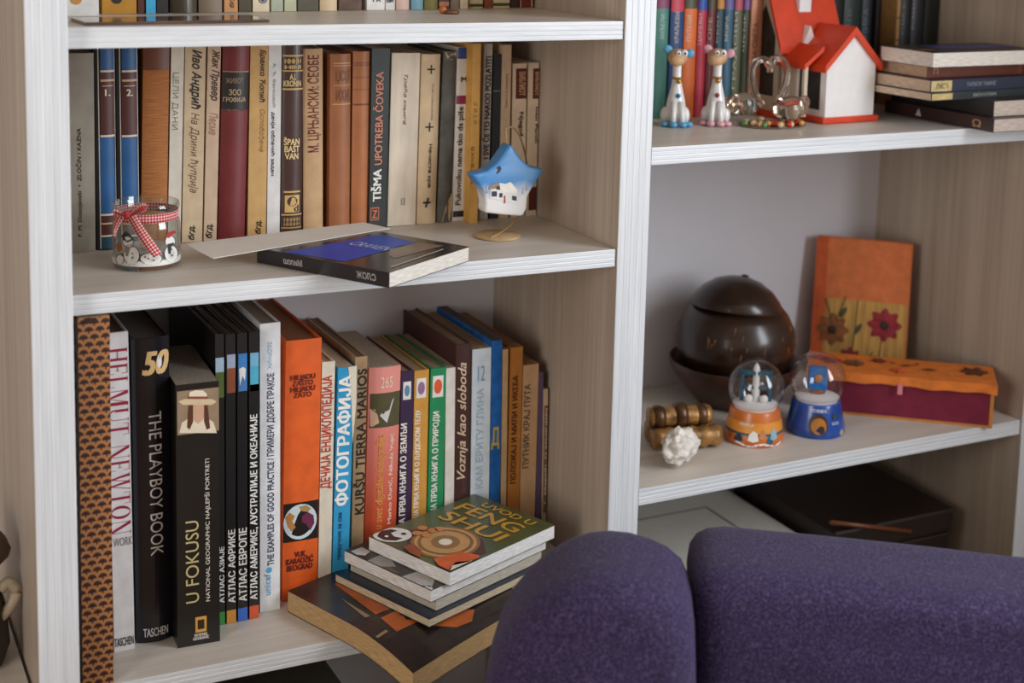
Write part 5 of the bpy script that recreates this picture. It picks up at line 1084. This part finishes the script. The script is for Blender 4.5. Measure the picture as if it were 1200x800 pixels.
for x, y, a, l in ((0.140, 0.048, 0.3, 0.012), (0.172, 0.038, 0.1, 0.014), (0.120, 0.056, -0.4, 0.008), (0.155, 0.060, 0.8, 0.008)):
    mesh_obj('dried_leaf', [(x + l * math.cos(a + q) * (1 if i % 2 == 0 else 0.3), y + l * math.sin(a + q) * (1 if i % 2 == 0 else 0.3), 0.0680) for i, q in enumerate((0, 1.57, 3.14, 4.71))], [(0, 1, 2, 3)], mat((60, 44, 30), 0.7), t)

# orange handmade book leaning in the corner
T0 = hy(958, 278, 0.322); T1 = hz(1070, 288, T0[2])
if T1[0] > XR0 - 0.005:
    T1[0] = XR0 - 0.005
ya = math.atan2(T1[1] - T0[1], T1[0] - T0[0]); wb = math.hypot(T1[0] - T0[0], T1[1] - T0[1]); hb = T0[2] - R2
tilt = -0.10
nb = np.array([-math.sin(ya), math.cos(ya)]); O = np.array([T0[0], T0[1]]) - nb * math.tan(0.10) * hb
t = thing('notebook', 'orange handmade paper notebook with pressed flowers leaning in the corner', 'book', (O[0], O[1], R2 + 0.0022), (Matrix.Rotation(ya, 3, 'Z') @ Matrix.Rotation(tilt, 3, 'X')).to_euler())
hs = hb / math.cos(0.10)
ORC = mat((214, 118, 66), 0.75, 0.15, 60, bump=0.25, name='handmade_paper')
bm = bmesh.new(); add_box(bm, (0, 0, 0), (wb, 0.003, hs), 0.0008, 1); add_box(bm, (0, 0.017, 0), (wb, 0.020, hs), 0.0008, 1); add_box(bm, (0, 0.003, 0), (0.003, 0.017, hs)); bm_obj('cover', bm, ORC, t)
box('page_block', (0.003, 0.0032, 0.003), (wb - 0.003, 0.0168, hs - 0.003), pages_mat((220, 196, 160), 1), t)
box('spine_strip', (-0.0004, -0.0006, 0.0), (0.018, 0.0, hs), mat((204, 92, 46), 0.75, 0.15, 60), t)
patch('straw_panel', mat((196, 150, 78), 0.7, 0.3, 40, stretch=(3, 1, 0.3), bump=0.2), t, lambda x, z: (x, -0.0007, z), 0.020, wb - 0.002, hs * 0.04, hs * 0.56, 2)
def pressed(x, z, r, col, core, n=8):
    vs, fs = [(x, -0.0034, z)], []; m_ = n * 6
    for k in range(m_):
        a = 2 * math.pi * k / m_; q = r * (0.86 + 0.14 * math.cos(n * a)); vs.append((x + q * math.cos(a), -0.0010 - 0.0008 * (k % 2), z + q * math.sin(a)))
    for k in range(m_): fs.append((0, 1 + k, 1 + (k + 1) % m_))
    o = mesh_obj('pressed_flower', vs, fs, mat(col, 0.7, 0.35, 120), t); ellipsoid('flower_heart', (x, -0.0036, z), (r * 0.26, 0.0012, r * 0.26), mat(core, 0.7), t, 12)
pressed(wb * 0.76, hs * 0.40, wb * 0.185, (150, 40, 52), (60, 40, 34)); pressed(wb * 0.22, hs * 0.33, wb * 0.18, (140, 86, 44), (60, 40, 30)); pressed(wb * 0.42, hs * 0.13, wb * 0.13, (140, 44, 40), (70, 40, 30))
for x0, z0, x1, z1, k in ((0.44, 0.18, 0.47, 0.56, 1), (0.24, 0.38, 0.34, 0.58, 1), (0.20, 0.40, 0.13, 0.55, 0), (0.70, 0.05, 0.74, 0.30, 0), (0.58, 0.10, 0.66, 0.20, 1)):
    tube('pressed_stem', [(wb * x0, -0.0013, hs * z0), (wb * (x0 + x1) / 2 + 0.001, -0.0013, hs * (z0 + z1) / 2), (wb * x1, -0.0013, hs * z1)], 0.0008, mat((78, 74, 50), 0.7), t, 5)
    if k: ellipsoid('pressed_leaf', (wb * (x0 + x1) / 2 + 0.005, -0.0014, hs * (z0 + z1) / 2 - 0.004), (0.004, 0.0006, 0.010), mat((74, 78, 50), 0.7, 0.2), t, 10, rot=Matrix.Rotation(0.5, 3, 'Y').to_euler())

# ================================================================== compartments below
t = thing('storage_box', 'flat white lidded storage box in the bottom right compartment', 'box', (0.052, 0.050, -0.80 + 0.0003))
box('body', (0, 0, 0), (0.368, 0.288, 0.262), mat((214, 210, 200), 0.6, 0.03), t, 0.003)
ldx = box('lid', (-0.003, -0.003, 0.262), (0.371, 0.290, 0.2955), mat((232, 230, 222), 0.6, 0.03), t, 0.002)
bm = bmesh.new()
for a, b_ in (((0.06, 0.05, 0.2956), (0.30, 0.053, 0.2966)), ((0.297, 0.053, 0.2956), (0.30, 0.24, 0.2966)), ((0.06, 0.053, 0.2956), (0.063, 0.24, 0.2966)), ((0.06, 0.24, 0.2956), (0.30, 0.243, 0.2966))): add_box(bm, a, b_)
bm_obj('lid_panel_edge', bm, mat((150, 146, 138), 0.6), ldx)
t = thing('wooden_chest', 'dark brown wooden chest beside the white storage box', 'chest', (0.436, 0.085, -0.80 + 0.0003))
DW = grain_mat((26, 16, 12), (40, 24, 18), 0, 0.45, 80, 'dark_wood')
box('body', (0, 0, 0), (0.222, 0.252, 0.285), DW, t, 0.003); lidc = box('lid', (-0.003, -0.004, 0.287), (0.225, 0.252, 0.325), DW, t, 0.004)
a = hy(972, 611, 0.081); b_ = hy(1066, 622, 0.081)
tube('handle_strip', [(a[0] - 0.436, -0.0065, a[2] + 0.80), (b_[0] - 0.436, -0.0065, b_[2] + 0.80)], 0.0034, mat((110, 62, 34), 0.4), t, 8)
t = thing('cardboard_box', 'dark grey box in the compartment under the stacked books', 'box', (-0.635, 0.02, -0.80 + 0.0003))
box('body', (0, 0, 0), (0.318, 0.31, 0.225), mat((66, 64, 58), 0.8, 0.1), t, 0.002); box('lid', (-0.002, -0.002, 0.226), (0.320, 0.312, 0.250), mat((72, 70, 63), 0.8, 0.1), t, 0.002)

# dark ornament beyond the left upright
ox = XL0 - 0.0650
t = thing('ornament', 'dark brown lumpy ornament with a pale curl beyond the left upright', 'ornament', (ox, 0.125, -0.437 + 0.0003))
OB = mat((84, 66, 50), 0.6, 0.35, 40, bump=0.3)
lathe('body', [(0.0, 0.0), (0.045, 0.0), (0.052, 0.02), (0.050, 0.05), (0.044, 0.080), (0.036, 0.100), (0.0, 0.102)], mat((52, 42, 34), 0.6, 0.35, 40, bump=0.3), t, 28)
ellipsoid('head', (0.0, 0.0, 0.132), (0.048, 0.045, 0.034), OB, t, 24, lump=0.25, seed=2, ls=30)
tube('curl', spline([(0.036, -0.020, 0.052), (0.052, -0.016, 0.066), (0.058, -0.014, 0.082), (0.050, -0.012, 0.092), (0.042, -0.012, 0.084)], 5), 0.0062, mat((176, 160, 136), 0.6, 0.15), t, 10)

# ================================================================== purple armchair
def wool():
    m, nt, p, L = base_mat('purple_wool')
    tc = nt.nodes.new('ShaderNodeTexCoord'); n1 = nt.nodes.new('ShaderNodeTexNoise'); n1.inputs['Scale'].default_value = 430; n1.inputs['Detail'].default_value = 3; n1.inputs['Roughness'].default_value = 0.7
    n2 = nt.nodes.new('ShaderNodeTexNoise'); n2.inputs['Scale'].default_value = 9; L.new(tc.outputs['Object'], n1.inputs['Vector']); L.new(tc.outputs['Object'], n2.inputs['Vector'])
    rp = nt.nodes.new('ShaderNodeValToRGB'); rp.color_ramp.elements[0].position = 0.32; rp.color_ramp.elements[1].position = 0.70
    rp.color_ramp.elements[0].color = lin((36, 30, 50)); rp.color_ramp.elements[1].color = lin((96, 86, 124)); e = rp.color_ramp.elements.new(0.52); e.color = lin((58, 48, 80))
    L.new(n1.outputs['Fac'], rp.inputs[0]); L.new(rp.outputs[0], p.inputs['Base Color'])
    p.inputs['Roughness'].default_value = 0.95; p.inputs['Sheen Weight'].default_value = 0.08; p.inputs['Sheen Roughness'].default_value = 0.5; p.inputs['Specular IOR Level'].default_value = 0.15
    bp = nt.nodes.new('ShaderNodeBump'); bp.inputs['Strength'].default_value = 0.5; bp.inputs['Distance'].default_value = 0.0015; L.new(n1.outputs['Fac'], bp.inputs['Height']); L.new(bp.outputs[0], p.inputs['Normal'])
    return m
WOOL = wool()
ZT = -0.215
Q0 = hz(815, 632, ZT); Q1 = hz(1200, 660, ZT - 0.006)
ua = math.atan2(Q1[1] - Q0[1], Q1[0] - Q0[0])
ch = thing('armchair', 'purple wool armchair with a rounded arm in front of the bookcase', 'armchair', (Q0[0], Q0[1], FLOOR + 0.0003), (0, 0, ua))
e_u = np.array([math.cos(ua), math.sin(ua)]); e_v = np.array([math.sin(ua), -math.cos(ua)])     # e_v points to the room
def pane(u, v, off):
    """picture point on the upright plane that stands off metres in front of the chair's back line -> (along, height)"""
    n3 = np.array([e_v[0], e_v[1], 0.0]); P0 = np.array([Q0[0] + e_v[0] * off, Q0[1] + e_v[1] * off, 0.0]); d = ray(u, v); s_ = np.dot(n3, P0 - CAM) / np.dot(n3, d); p = CAM + d * s_
    return (p[0] - Q0[0]) * e_u[0] + (p[1] - Q0[1]) * e_u[1], p[2] - FLOOR
def pillow(name, prof, off, half, e=4.2, n=24):
    """outline (along, height) swelling to both sides of its plane"""
    prof = [tuple(map(float, p)) for p in prof]; k = len(prof); cx = sum(p[0] for p in prof) / k
    zb_ = min(p[1] for p in prof); rings = []
    for i in range(n + 1):
        q = math.sin((i / n - 0.5) * math.pi); sc_ = max(0.0, 1 - abs(q) ** e) ** (1 / e)
        ins = (1 - sc_) * half * 0.75
        fx_ = 1 - ins / (max(p[0] for p in prof) - cx); fz_ = 1 - ins / (max(p[1] for p in prof) - zb_)
        rings.append([(cx + (a - cx) * fx_, -(off + q * half), zb_ + (z - zb_) * fz_) for a, z in prof])
    vs = [v for r in rings for v in r]; fs = []
    for i in range(n):
        for j in range(k): fs.append((i * k + j, i * k + (j + 1) % k, (i + 1) * k + (j + 1) % k, (i + 1) * k + j))
    for base_, y_ in ((0, -(off - half) + 0.006), (n * k, -(off + half) - 0.006)):      # softly bulging ends
        cur = base_; zc = sum(p[1] for p in prof) / k
        for g in (0.8, 0.55, 0.28):
            nb_ = len(vs); ring = vs[base_:base_ + k]
            vs += [(cx + (v[0] - cx) * g, v[1] + (y_ - v[1]) * (1 - g * g), zc + (v[2] - zc) * g) for v in ring]
            for j in range(k): fs.append((cur + j, cur + (j + 1) % k, nb_ + (j + 1) % k, nb_ + j))
            cur = nb_
        vs.append((cx, y_, zc)); fs += [(cur + j, cur + (j + 1) % k, len(vs) - 1) for j in range(k)]
    o = mesh_obj(name, vs, fs, WOOL, ch, True); clean(o); return o
DV = 21          # the swell of the cushions lifts their outline by about this much in the picture
ARM = [(568, 800), (569, 772), (574, 745), (583, 716), (597, 690), (615, 668), (640, 648), (665, 634), (690, 627), (715, 625), (740, 627.5), (765, 634.5), (786, 644), (802, 657), (810, 674), (813, 700), (814, 740), (815, 800)]
arm = [pane(u, v + DV, 0.05) for u, v in ARM]; z0 = 0.10
arm = [(arm[0][0] - 0.002, z0), (arm[0][0] - 0.004, 0.30)] + arm + [(arm[-1][0], 0.30), (arm[-1][0], z0)]
arm = [tuple(p) for p in reversed(arm)]
pillow('arm', arm, 0.05, 0.080)
bk_ = [pane(u, v + DV - 1, 0.0) for u, v in ((807, 700), (806, 660), (809, 642), (817, 631), (830, 625), (850, 623), (900, 628), (960, 633.5), (1030, 640.5), (1100, 648), (1160, 655), (1200, 660))]
xr = bk_[-1][0] + 0.16; zr = bk_[-1][1]
bk_ = [(bk_[0][0], z0), (bk_[0][0], 0.35)] + bk_ + [(xr - 0.06, zr - 0.003), (xr - 0.02, zr - 0.02), (xr, zr - 0.06), (xr, 0.35), (xr, z0)]
pillow('backrest', list(reversed(bk_)), -0.01, 0.075)
x0b = bk_[0][0]
box('seat', (x0b + 0.01, -0.50, 0.12), (xr, -0.075, 0.34), WOOL, ch, 0.045, 5)
for x, y in ((x0b - 0.10, -0.06), (xr - 0.03, -0.03), (x0b + 0.03, -0.45), (xr - 0.04, -0.45)): lathe('leg', [(0.012, 0.0), (0.020, 0.125)], mat((70, 46, 30), 0.4), ch, 14, loc=(x, y, 0))
